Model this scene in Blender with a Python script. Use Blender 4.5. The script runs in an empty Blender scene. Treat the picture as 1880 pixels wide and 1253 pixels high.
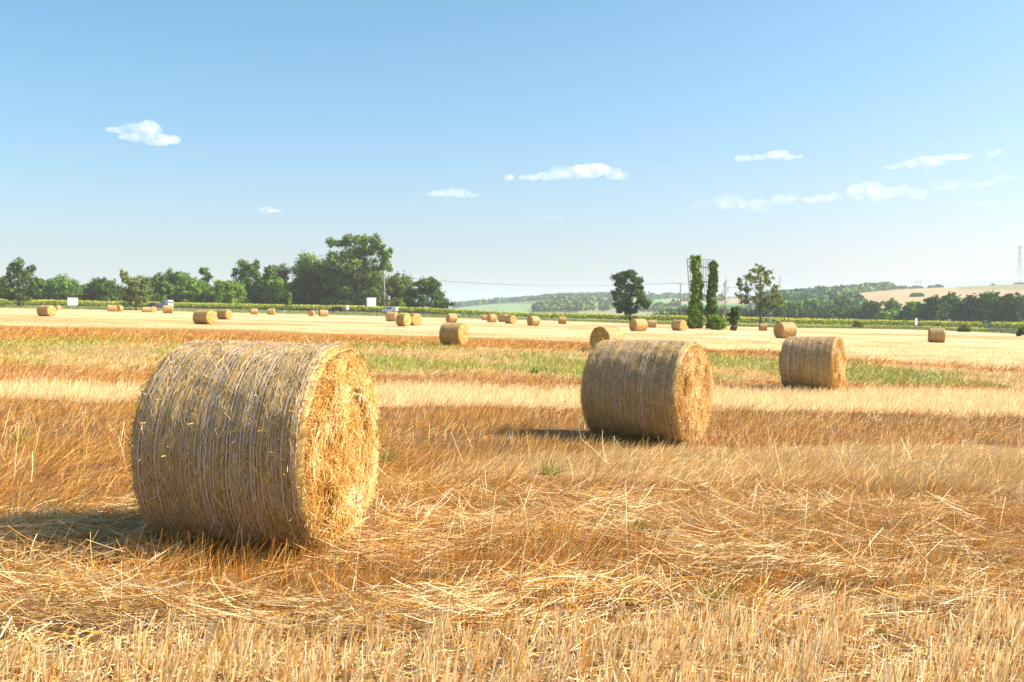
import bpy, bmesh, math, random
import numpy as np
from mathutils import Vector, Matrix

R = math.radians
PI = math.pi
rng = np.random.default_rng(7)
random.seed(7)
scene = bpy.context.scene
COL = scene.collection

# ------------------------------------------------------------------ camera
F = 35.0 / 36.0 * 1880.0          # focal length in photo pixels
CX, HY = 940.0, 578.0             # principal column, horizon row
EYE = 1.6
cam_d = bpy.data.cameras.new("camera")
cam = bpy.data.objects.new("camera", cam_d)
COL.objects.link(cam)
cam.location = (0, 0, EYE)
cam.rotation_euler = (R(90), 0, 0)
cam_d.lens = 35.0
cam_d.sensor_width = 36.0
cam_d.shift_y = -(626.5 - HY) / 1880.0
cam_d.clip_start = 0.1
cam_d.clip_end = 40000
cam_d.dof.use_dof = True
cam_d.dof.focus_distance = 7.5
cam_d.dof.aperture_fstop = 5.6
scene.camera = cam


def at(px, py, Y):
    return Vector(((px - CX) / F * Y, Y, EYE - (py - HY) / F * Y))


# ------------------------------------------------------------------ noise
_tab = np.random.default_rng(3).random((256, 256))


def vnoise(x, y, s=0):
    x = np.asarray(x, float) + 37.3 * s
    y = np.asarray(y, float) + 91.7 * s
    xi = np.floor(x).astype(int); yi = np.floor(y).astype(int)
    fx = x - xi; fy = y - yi
    fx = fx * fx * (3 - 2 * fx); fy = fy * fy * (3 - 2 * fy)
    a = _tab[xi & 255, yi & 255]; b = _tab[(xi + 1) & 255, yi & 255]
    c = _tab[xi & 255, (yi + 1) & 255]; d = _tab[(xi + 1) & 255, (yi + 1) & 255]
    return (a * (1 - fx) + b * fx) * (1 - fy) + (c * (1 - fx) + d * fx) * fy


def fbm(x, y, s=0, o=3):
    t = 0; a = 0.5; n = 0
    for k in range(o):
        t = t + a * vnoise(np.asarray(x) * 2 ** k, np.asarray(y) * 2 ** k, s + k); n += a; a *= 0.5
    return t / n


def sstep(a, b, x):
    t = np.clip((np.asarray(x, float) - a) / (b - a), 0, 1)
    return t * t * (3 - 2 * t)


# ------------------------------------------------------------------ bales seen in the photo: xl, xr, ytop, ybottom, signed end share, label
BALES = [
 (261, 276, 564, 573, -0.12, "tiny straw bale side-on beside a brown round bale end near the black car"),
 (276, 286.5, 563, 572.6, 0.93, "tiny brown straw bale showing its round end, standing just below the black car"),
 (300, 316.6, 561, 575, 0.05, "small straw bale side-on in front of the white van"),
 (354, 396.5, 570, 595, 0.66, "larger of two angled bales with orange ends, above the foremost bale"),
 (398, 426.5, 568.5, 586, 0.66, "smaller of two angled bales with orange ends, above the foremost bale"),
 (460, 473, 567, 577.5, -0.08, "tiny lone bale side-on in front of the sunflowers, first of a spaced pair"),
 (491, 505, 567, 578, 0.2, "tiny bale with a thin orange end, second of a spaced pair by the sunflowers"),
 (68.5, 101.8, 561, 580.6, 0.7, "angled bale with wide orange end, below the lone dark tree by the field edge"),
 (101, 112, 560.6, 569, 0.9, "tiny orange bale end peeping out beyond a wider angled bale"),
 (198, 213, 560.6, 571.7, 0.0, "tiny pale bale side-on touching a rounder bale below the olive tree"),
 (213, 225, 561, 571.7, -0.75, "tiny round-looking bale with shaded end, touching a pale bale below the olive tree"),
 (565, 579, 570, 580.6, -0.93, "tiny bale facing with its round shaded end, left of a black car"),
 (585, 602.4, 569.5, 581, -0.25, "small pale bale side-on beside the nose of the black station wagon"),
 (708, 731, 573, 590, 0.3, "pale bale standing right in front of the white car"),
 (726.5, 756, 575.5, 598.5, 0.6, "bale with brown side and orange end, touching another orange bale"),
 (748, 774, 576, 597.5, 0.8, "bale showing almost only its orange end, touching the bale beside it"),
 (818, 840, 576, 592, -0.45, "bale with dark end and pale side standing beyond a bigger bale on the brown strip"),
 (806, 861, 594, 634, 0.44, "medium bale on the brown grass strip between the two big bales"),
 (884, 894.5, 578, 588, -0.1, "tiny pale bale half hidden at the rear of a cluster of four"),
 (893.6, 912.6, 577, 592, -0.45, "pale bale with dark end in a cluster of four"),
 (913.6, 935, 577, 591, 0.55, "bale with orange end standing behind another orange bale in the cluster of four"),
 (925, 948.7, 579, 594, 0.72, "front bale with tattered orange end in the cluster of four"),
 (967, 991.8, 580.6, 597.7, -0.6, "solitary bale with wide dark end, right of the cluster of four"),
 (1025, 1040, 582, 594.6, -0.12, "small solitary pale bale side-on close to the sunflowers"),
 (1082.5, 1146, 601, 644, -0.78, "medium bale with large shaded end, half hidden behind the second big bale"),
 (1154.5, 1189.6, 586, 608, -0.62, "bale with shaded end below the dense dark roadside tree"),
 (1188.5, 1205, 588, 601.5, -0.15, "small pale bale tucked behind a bale below the dense dark tree"),
 (1232, 1261, 588, 607, 0.62, "bale with orange end beside the ivy covered billboard post"),
 (1393, 1409, 594.5, 607, -0.2, "small bale standing below the thin sparse tree"),
 (1420, 1463, 592, 620.6, -0.6, "bale with dark end and glowing pale side, beyond the third big bale"),
 (1705, 1734, 603.6, 628.4, -0.12, "lone bale side-on below the white road sign near the dark wood"),
]
EDGE = [(-600, 557, 300), (-300, 561, 300), (0, 567, 285), (240, 570, 300), (480, 575, 300), (640, 578, 290), (760, 581, 280), (880, 585, 275), (1000, 588.5, 265),
        (1100, 593, 250), (1200, 597, 235), (1340, 602.5, 218), (1440, 604, 213), (1640, 604.5, 212), (1780, 608.5, 200), (1880, 616, 183),
        (2200, 628, 165), (2600, 640, 150)]

# ------------------------------------------------------------------ terrain, least squares through what stands on it
D_B = 1.45
_pts = []
for (xl, xr, yt, yb, fr, lb) in BALES:
    Y = F * 1.33 / (yb - yt); p = at((xl + xr) / 2, yb, Y); _pts.append((p.x, p.y, p.z, 1.0))
for (px, py, Y) in EDGE:
    p = at(px, py, Y); _pts.append((p.x, p.y, p.z, 1.5 if 0 <= px <= 1880 else 0.4))
for (px, py, Y) in [(632, 1000, 6.9), (1277, 815, 14.4), (1540, 722, 25.6)]:
    p = at(px, py, Y)
    for k in range(2): _pts.append((p.x, p.y, p.z + 0.02, 4.0))
for X in (-5, 0, 5): _pts.append((X, 0.0, 0.0, 1.0))


def _basis(X, Y):
    X = np.asarray(X, float) / 100; Y = np.asarray(Y, float) / 100
    return np.stack([np.ones_like(X), X, Y, X * Y, X * X, Y * Y, X ** 3, X * X * Y, X * Y * Y, np.exp(-Y * 100 / 9.0)], -1)


_P = np.array(_pts)
_A = _basis(_P[:, 0], _P[:, 1]) * _P[:, 3:4]
_reg = np.diag([0.01, 0.01, 0.01, .15, .15, .15, .3, .3, .3, .05])
_C = np.linalg.lstsq(np.vstack([_A, _reg]), np.concatenate([_P[:, 2] * _P[:, 3], np.zeros(10)]), rcond=None)[0]
_eu = np.array([(e[0] - CX) / F for e in EDGE]); _eY = np.array([{1640: 246, 1780: 226, 1880: 192}.get(e[0], e[2]) for e in EDGE], float)


def edge_y(u):
    return np.interp(u, _eu, _eY)


def terrain(X, Y):
    X = np.asarray(X, float); Y = np.asarray(Y, float)
    Yc = np.clip(Y, 0, 330)
    lim = 0.62 * np.maximum(Yc, 60) + 10
    Xc = np.clip(X, -lim, lim)
    z = _basis(Xc, Yc) @ _C
    u = X / np.maximum(Y, 20)
    e = edge_y(np.clip(u, -1, 1))
    d = Y - e
    # beyond the field the land runs level for a while and then drops into the valley
    ze = _basis(np.clip(u * e, -lim, lim), np.minimum(e, 330)) @ _C
    m = sstep(-5, 25, d)
    z = z * (1 - m) + ze * m + sstep(.02, -.12, u) * (.85 * sstep(0, 12, d) + .35 * sstep(14, 50, d))
    v = sstep(150, 600, d)
    z = z * (1 - v) + (-9.0) * v
    return z


def gz(X, Y):
    return float(terrain(np.array([X]), np.array([Y]))[0])


def hit(px, py, y0=3.0, y1=340.0):
    Ys = np.geomspace(y0, y1, 4000); X = (px - CX) / F * Ys
    zr = EYE - (py - HY) / F * Ys
    below = zr < terrain(X, Ys)
    i = int(np.argmax(below)) if below.any() else len(Ys) - 1
    return Vector((X[i], Ys[i], gz(X[i], Ys[i])))


def pix(X, Y, Z):
    return CX + X / Y * F, HY + (EYE - Z) / Y * F


# ------------------------------------------------------------------ materials
MATS = {}


def mat(name, color=(.5, .5, .5), rough=.7, attr=None, spec=.3, metal=0, transl=0.0, var=0.0, vscale=3.0, bump=0.0):
    if name in MATS: return MATS[name]
    m = bpy.data.materials.new(name); m.use_nodes = True
    nt = m.node_tree; b = nt.nodes["Principled BSDF"]
    b.inputs["Roughness"].default_value = rough
    b.inputs["Specular IOR Level"].default_value = spec
    b.inputs["Metallic"].default_value = metal
    src = None
    if attr:
        a = nt.nodes.new("ShaderNodeAttribute"); a.attribute_name = attr; src = a.outputs["Color"]
    else:
        c = nt.nodes.new("ShaderNodeRGB"); c.outputs[0].default_value = (*color, 1); src = c.outputs[0]
    if var:
        tc = nt.nodes.new("ShaderNodeTexCoord")
        n = nt.nodes.new("ShaderNodeTexNoise"); n.inputs["Scale"].default_value = vscale; n.inputs["Detail"].default_value = 4
        nt.links.new(tc.outputs["Object"], n.inputs["Vector"])
        mr = nt.nodes.new("ShaderNodeMapRange"); mr.inputs[1].default_value = .3; mr.inputs[2].default_value = .7
        mr.inputs[3].default_value = 1 - var; mr.inputs[4].default_value = 1 + var
        nt.links.new(n.outputs["Fac"], mr.inputs[0])
        vm = nt.nodes.new("ShaderNodeVectorMath"); vm.operation = 'SCALE'
        nt.links.new(src, vm.inputs[0]); nt.links.new(mr.outputs[0], vm.inputs["Scale"]); src = vm.outputs[0]
        if bump:
            bp = nt.nodes.new("ShaderNodeBump"); bp.inputs["Strength"].default_value = bump
            nt.links.new(n.outputs["Fac"], bp.inputs["Height"]); nt.links.new(bp.outputs[0], b.inputs["Normal"])
    nt.links.new(src, b.inputs["Base Color"])
    if transl:
        t = nt.nodes.new("ShaderNodeBsdfTranslucent"); nt.links.new(src, t.inputs["Color"])
        mx = nt.nodes.new("ShaderNodeMixShader"); mx.inputs[0].default_value = transl
        nt.links.new(b.outputs[0], mx.inputs[1]); nt.links.new(t.outputs[0], mx.inputs[2])
        nt.links.new(mx.outputs[0], nt.nodes["Material Output"].inputs["Surface"])
    MATS[name] = m
    return m


M_STRAW = mat("straw", attr="Col", rough=.45, spec=.35, transl=.06)
M_STUB = mat("cut_stalks", attr="Col", rough=.4, spec=.4, transl=.42)
M_BALE = mat("bale_straw", attr="Col", rough=.6, spec=.25)
M_GRASS = mat("grass_blades", attr="Col", rough=.5, spec=.3, transl=.10)
M_LEAF = mat("leaves", attr="Col", rough=.7, spec=.04, transl=.18)
M_FAR = mat("far_leaves", attr="Col", rough=.8, spec=.1)
M_BARK = mat("bark", (.09, .065, .045), .9, var=.35, vscale=2.0, bump=.4)
M_DEAD = mat("dead_wood", (.22, .18, .15), .9, var=.3, vscale=2.0)
M_WHITE = mat("white_paint", (.78, .78, .76), .45, var=.06, vscale=2)
M_CARWHITE = mat("white_car_paint", (.78, .79, .8), .25, spec=.5, var=.03)
M_CARBLACK = mat("black_car_paint", (.012, .013, .018), .2, spec=.5, var=.1)
M_GLASS = mat("dark_glass", (.03, .045, .06), .08, spec=.6)
M_TYRE = mat("tyre_rubber", (.02, .02, .02), .85, var=.2)
M_RIM = mat("wheel_rim", (.45, .45, .46), .35, metal=.8)
M_RED = mat("red_lens", (.5, .02, .015), .25)
M_LENS = mat("clear_lens", (.8, .8, .78), .15)
M_STEEL = mat("galvanised_steel", (.42, .44, .45), .5, metal=.4, var=.12)
M_PYLON = mat("pylon_steel", (.30, .32, .34), .6, var=.1)
M_RUST = mat("faded_red_steel", (.46, .27, .23), .75, var=.25, vscale=1.5)
M_WOOD = mat("weathered_wood", (.30, .26, .22), .9, var=.25, vscale=2, bump=.3)
M_BOARD = mat('board_paint', (.56, .57, .57), .5, var=.08, vscale=.8)
M_GREEN = mat("green_sign", (.0, .16, .10), .5)
M_BLUE = mat("blue_sign", (.10, .22, .42), .5)
M_REDP = mat("red_paint", (.55, .04, .04), .5)
M_BLACK = mat("black_paint", (.02, .02, .02), .6)
M_WIRE = mat("cable", (.10, .10, .11), .6)
M_GREYTXT = mat("grey_print", (.35, .35, .36), .7)
M_BLUESTRIPE = mat("blue_livery", (.10, .25, .5), .4)


# ------------------------------------------------------------------ mesh helpers
def mesh_np(name, V, Fq, col=None, material=None, smooth=False):
    V = np.ascontiguousarray(V, dtype=np.float32); Fq = np.ascontiguousarray(Fq, dtype=np.int32)
    n, k = Fq.shape
    me = bpy.data.meshes.new(name)
    me.vertices.add(len(V)); me.vertices.foreach_set("co", V.ravel())
    me.loops.add(n * k); me.loops.foreach_set("vertex_index", Fq.ravel())
    me.polygons.add(n); me.polygons.foreach_set("loop_start", np.arange(0, n * k, k, dtype=np.int32))
    if smooth: me.polygons.foreach_set("use_smooth", np.ones(n, dtype=bool))
    me.update(calc_edges=True)
    if col is not None:
        a = me.attributes.new("Col", 'FLOAT_COLOR', 'POINT')
        c = np.ones((len(V), 4), np.float32); c[:, :3] = col
        a.data.foreach_set("color", c.ravel())
    if material: me.materials.append(material)
    return me


def link(name, me, parent=None, loc=None):
    o = bpy.data.objects.new(name, me); COL.objects.link(o)
    if parent is not None: o.parent = parent
    if loc is not None: o.location = loc
    return o


def tag(o, label=None, cat=None, group=None, kind=None):
    if label: o["label"] = label
    if cat: o["category"] = cat
    if group: o["group"] = group
    if kind: o["kind"] = kind
    return o


def empty(name, loc, rz=0.0):
    o = bpy.data.objects.new(name, None); COL.objects.link(o)
    o.location = loc; o.rotation_euler = (0, 0, rz); o.empty_display_size = .2
    return o


def norm(v):
    return v / np.maximum(np.linalg.norm(v, axis=-1, keepdims=True), 1e-9)


def ribbons(base, dirv, length, width, bend, col, nseg=2, taper=0.4, tipcol=None, side=None):
    """many bent blades as one set of quads; base, dirv, bend, col are Nx3, length and width are N"""
    N = len(base)
    if side is None:
        side = norm(np.cross(dirv, rng.normal(size=(N, 3))))
    ts = np.linspace(0, 1, nseg + 1)
    V = np.empty((N, nseg + 1, 2, 3)); Cc = np.empty((N, nseg + 1, 2, 3))
    for i, t in enumerate(ts):
        p = base + dirv * (length * t)[:, None] + bend * (length * t * t)[:, None]
        w = width * (1 - (1 - taper) * t) * .5
        V[:, i, 0] = p - side * w[:, None]; V[:, i, 1] = p + side * w[:, None]
        c = col if tipcol is None else col * (1 - t) + tipcol * t
        Cc[:, i, 0] = c; Cc[:, i, 1] = c
    idx = np.arange(N)[:, None] * (2 * (nseg + 1)) + (np.arange(nseg) * 2)[None, :]
    Fq = np.stack([idx, idx + 1, idx + 3, idx + 2], -1).reshape(-1, 4)
    return V.reshape(-1, 3), Fq, Cc.reshape(-1, 3)


class Acc:
    def __init__(s): s.V = []; s.F = []; s.C = []; s.n = 0

    def add(s, V, Fq, C):
        s.V.append(V); s.F.append(Fq + s.n); s.C.append(np.broadcast_to(C, V.shape)); s.n += len(V)

    def mesh(s, name, material, smooth=False):
        return mesh_np(name, np.concatenate(s.V), np.concatenate(s.F), np.concatenate(s.C), material, smooth)


class MB:
    """collects boxes, tubes and prisms; build() links them as one mesh object"""
    def __init__(s): s.v = []; s.f = []

    def poly(s, pts, faces):
        o = len(s.v); s.v += [tuple(p) for p in pts]; s.f += [tuple(i + o for i in f) for f in faces]; return s

    def box(s, x0, x1, y0, y1, z0, z1):
        return s.poly([(x0, y0, z0), (x1, y0, z0), (x1, y1, z0), (x0, y1, z0), (x0, y0, z1), (x1, y0, z1), (x1, y1, z1), (x0, y1, z1)],
                      [(0, 3, 2, 1), (4, 5, 6, 7), (0, 1, 5, 4), (1, 2, 6, 5), (2, 3, 7, 6), (3, 0, 4, 7)])

    def tube(s, pts, rad, n=6):
        pts = [Vector(p) for p in pts]; rings = []
        if not isinstance(rad, (list, tuple)): rad = [rad] * len(pts)
        up = Vector((.13, .31, .94))
        for i, p in enumerate(pts):
            d = (pts[min(i + 1, len(pts) - 1)] - pts[max(i - 1, 0)]).normalized()
            a = d.cross(up if abs(d.dot(up)) < .95 else Vector((1, 0, 0))).normalized(); b = d.cross(a)
            rings.append([p + (a * math.cos(2 * PI * k / n) + b * math.sin(2 * PI * k / n)) * rad[i] for k in range(n)])
        vs = [q for r in rings for q in r]; fs = []
        for i in range(len(pts) - 1):
            for k in range(n):
                k2 = (k + 1) % n
                fs.append((i * n + k, i * n + k2, (i + 1) * n + k2, (i + 1) * n + k))
        fs.append(tuple(range(n - 1, -1, -1))); fs.append(tuple((len(pts) - 1) * n + k for k in range(n)))
        return s.poly(vs, fs)

    def prism(s, prof, y0, y1, wfun=None):
        """side profile (x,z) extruded across y; wfun(z) narrows it"""
        n = len(prof); wf = wfun or (lambda x, z: 1.0); c = (y0 + y1) / 2; h = (y1 - y0) / 2
        vs = [(x, c - h * wf(x, z), z) for x, z in prof] + [(x, c + h * wf(x, z), z) for x, z in prof]
        fs = [tuple(range(n)), tuple(range(2 * n - 1, n - 1, -1))] + [(i, i + n, (i + 1) % n + n, (i + 1) % n) for i in range(n)]
        return s.poly(vs, fs)

    def build(s, name, m, parent=None, loc=None, bevel=0, smooth=False):
        me = bpy.data.meshes.new(name); me.from_pydata(s.v, [], s.f); me.update()
        bm = bmesh.new(); bm.from_mesh(me); bmesh.ops.recalc_face_normals(bm, faces=bm.faces)
        if bevel: bmesh.ops.bevel(bm, geom=list(bm.edges), offset=bevel, segments=2, affect='EDGES', clamp_overlap=True)
        bm.to_mesh(me); bm.free()
        if smooth: me.polygons.foreach_set("use_smooth", [True] * len(me.polygons))
        me.materials.append(m)
        return link(name, me, parent, loc)


# ------------------------------------------------------------------ ground bands (rows of the photograph at five columns, turned into strips of land)
BX = [0, 470, 940, 1410, 1880]
BOT = [
 [598, 606, 621, 648, 678],     # 0 pale stubble far
 [630, 631, 639, 655, 684],     # 1 brown strip
 [668, 682, 692, 700, 712],     # 2 green and tan
 [708, 710, 713, 717, 722],     # 3 brown
 [736, 738, 745, 755, 768],     # 4 pale bright stubble
 [935, 900, 832, 818, 818],     # 5 orange brown grass
 [948, 915, 880, 888, 900],     # 6 pale laid grass
 [962, 1000, 960, 965, 965],    # 7 orange grass
 [1172, 1168, 1160, 1140, 1118],# 8 laid straw
]
PALE = np.array([.72, .50, .255]); ORANGE = np.array([.52, .235, .05]); BROWN = np.array([.36, .16, .04]); TAN = np.array([.62, .40, .17])
GREEN = np.array([.25, .29, .05]); SOIL = np.array([.17, .10, .05])
GCOL = [np.array([.74, .50, .255]), np.array([.40, .19, .05]), np.array([.40, .26, .085]), np.array([.36, .17, .05]), np.array([.72, .48, .23]),
        np.array([.20, .095, .03]), np.array([.34, .20, .08]), np.array([.19, .09, .03]), np.array([.17, .095, .04]), np.array([.22, .125, .055])]


def band(X, Y, wob=1.0):
    """fractional band position of ground points"""
    Z = terrain(X, Y)
    px = CX + X / np.maximum(Y, .5) * F; py = HY + (EYE - Z) / np.maximum(Y, .5) * F
    n = (fbm(X / np.maximum(Y, 4) * 14, np.log(np.maximum(Y, 2)) * 9, 5, 3) - .5)
    depth = np.maximum(py - 560, 5)
    py = py + n * depth * .085 * wob
    b = np.zeros(np.shape(X)); prev = np.full(np.shape(X), 560.0)
    for row in BOT:
        lim = np.interp(px, BX, row)
        b = b + np.clip((py - lim) / np.maximum(.012 * depth, .8) + .5, 0, 1)
    return b, px, py


def ground_color(X, Y):
    b, px, py = band(X, Y)
    i0 = np.clip(np.floor(b).astype(int), 0, 9); i1 = np.clip(i0 + 1, 0, 9); t = (b - i0)[..., None]
    G = np.array(GCOL)
    c = G[i0] * (1 - t) + G[i1] * t
    u = X / np.maximum(Y, 4)
    # streaks of swath across the far stubble
    st = fbm(u * 5, np.log(np.maximum(Y, 2)) * 11, 11, 3)
    far = (b < .6)[..., None]
    k = sstep(.50, .64, st)[..., None] * .8
    c = np.where(far, c * (1 - k) + np.array([.50, .27, .09]) * k, c)
    k = sstep(.60, .70, fbm(u * 22, np.log(np.maximum(Y, 2)) * 17, 12, 3))[..., None] * .7
    c = np.where(far, c * (1 - k) + np.array([.44, .26, .08]) * k, c)
    # green weeds in band 2
    gm = sstep(.41, .60, fbm(X * .28, Y * .13, 21, 4) + .07 * sstep(1480, 1700, px))[..., None] * ((b > 1.3) & (b < 2.6))[..., None]
    c = c * (1 - gm * .75) + GREEN * gm * .75
    gm = sstep(.60, .72, fbm(X * .35, Y * .12, 22, 4))[..., None] * ((b > .5) & (b <= 1.3))[..., None] * (px < 900)[..., None]
    c = c * (1 - gm * .6) + GREEN * gm * .6
    return c, b


# rows and columns of the one ground sheet
Yr = np.concatenate([np.linspace(-30, 2, 17), np.geomspace(2.2, 9, 90), np.geomspace(9.05, 70, 150), np.geomspace(70.6, 420, 190), np.geomspace(430, 9500, 40)])
U = np.concatenate([np.linspace(-4, -.75, 14), np.linspace(-.72, .72, 361), np.linspace(.75, 4, 14)])
XX = U[None, :] * (np.maximum(Yr, 0)[:, None] + 4.0); YY = np.broadcast_to(Yr[:, None], XX.shape)
ZZ = terrain(XX, YY)
near = np.clip(1 - YY / 40, 0, 1) * (YY > -5)
ZZ = ZZ + near * (fbm(XX * 1.7, YY * 1.7, 31, 3) - .5) * .07 - near * .01
CC, BB = ground_color(XX, np.maximum(YY, 2.0))
dE = YY - edge_y(np.clip(XX / np.maximum(YY, 20), -1, 1))
vg = sstep(-2, .5, dE + (fbm(XX * .15, YY * .1, 41) - .5) * 5)[..., None]
vc = np.array([.20, .25, .05]) * (1 - .35 * fbm(XX * .1, YY * .05, 42)[..., None]) + np.array([.10, .06, .01]) * fbm(XX * .05, YY * .05, 43)[..., None]
CC = CC * (1 - vg) + vc * vg
nr, nc = XX.shape
ii = (np.arange(nr - 1)[:, None] * nc + np.arange(nc - 1)[None, :])
Fq = np.stack([ii, ii + 1, ii + nc + 1, ii + nc], -1).reshape(-1, 4)

mg = bpy.data.materials.new("field_soil"); mg.use_nodes = True
nt = mg.node_tree; b_ = nt.nodes["Principled BSDF"]; b_.inputs["Roughness"].default_value = .9; b_.inputs["Specular IOR Level"].default_value = .1
a_ = nt.nodes.new("ShaderNodeAttribute"); a_.attribute_name = "Col"
geo = nt.nodes.new("ShaderNodeNewGeometry")
mp = nt.nodes.new("ShaderNodeMapping"); mp.inputs["Scale"].default_value = (1.2, 3.0, 1.0)
nt.links.new(geo.outputs["Position"], mp.inputs["Vector"])
n1 = nt.nodes.new("ShaderNodeTexNoise"); n1.inputs["Scale"].default_value = 1.0; n1.inputs["Detail"].default_value = 7; n1.inputs["Roughness"].default_value = .7
nt.links.new(mp.outputs[0], n1.inputs["Vector"])
mp2 = nt.nodes.new("ShaderNodeMapping"); mp2.inputs["Scale"].default_value = (.035, .22, 1.0)
nt.links.new(geo.outputs["Position"], mp2.inputs["Vector"])
n2 = nt.nodes.new("ShaderNodeTexNoise"); n2.inputs["Scale"].default_value = 1.0; n2.inputs["Detail"].default_value = 6; n2.inputs["Roughness"].default_value = .65
nt.links.new(mp2.outputs[0], n2.inputs["Vector"])
def _mr(nt, src, a, b, c, d):
    q = nt.nodes.new("ShaderNodeMapRange")
    for i, v in enumerate((a, b, c, d)): q.inputs[i + 1].default_value = v
    nt.links.new(src, q.inputs[0]); return q.outputs[0]
f1 = _mr(nt, n1.outputs["Fac"], .3, .7, .62, 1.38)
f2 = _mr(nt, n2.outputs["Fac"], .35, .65, .74, 1.12)
mm = nt.nodes.new("ShaderNodeMath"); mm.operation = 'MULTIPLY'; nt.links.new(f1, mm.inputs[0]); nt.links.new(f2, mm.inputs[1])
vs = nt.nodes.new("ShaderNodeVectorMath"); vs.operation = 'SCALE'; nt.links.new(a_.outputs["Color"], vs.inputs[0]); nt.links.new(mm.outputs[0], vs.inputs["Scale"])
nt.links.new(vs.outputs[0], b_.inputs["Base Color"])
bp = nt.nodes.new("ShaderNodeBump"); bp.inputs["Strength"].default_value = .6; bp.inputs["Distance"].default_value = .12
nt.links.new(n1.outputs["Fac"], bp.inputs["Height"]); nt.links.new(bp.outputs[0], b_.inputs["Normal"])
me = mesh_np("field", np.stack([XX, YY, ZZ], -1).reshape(-1, 3), Fq, CC.reshape(-1, 3), mg, True)
tag(link("field", me), "harvested field of pale stubble with brown and green strips", kind="structure")

# road beyond the field
us = np.linspace(-.95, .8, 260); e = edge_y(us)
def strip(y0, y1, lift):
    Ya = e + y0; Yb = e + y1
    P0 = np.stack([us * Ya, Ya, terrain(us * Ya, Ya) + lift], -1); P1 = np.stack([us * Yb, Yb, terrain(us * Yb, Yb) + lift], -1)
    V = np.concatenate([P0, P1]); n = len(us); i = np.arange(n - 1)
    return V, np.stack([i, i + 1, i + n + 1, i + n], -1)
M_ASPH = mat("asphalt", (.10, .10, .105), .85, var=.2, vscale=.6)
V, Fs = strip(8, 16, .09)
o = link("road", mesh_np("road", V, Fs, None, M_ASPH, True)); tag(o, "grey asphalt road running along the far edge of the field", kind="structure")
V, Fs = strip(8.3, 8.6, .10)
o = link("road_marking", mesh_np("road_marking", V, Fs, None, M_WHITE, True)); tag(o, "white edge line painted on the road", kind="structure")

# ------------------------------------------------------------------ straw bales
BALE_SIDE = np.array([[.66, .39, .085], [.47, .27, .05], [.78, .55, .20], [.29, .165, .032], [.70, .48, .17]])
BALE_END = np.array([[.76, .46, .13], [.82, .58, .25], [.68, .36, .075], [.85, .68, .38], [.52, .24, .045]])


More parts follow.
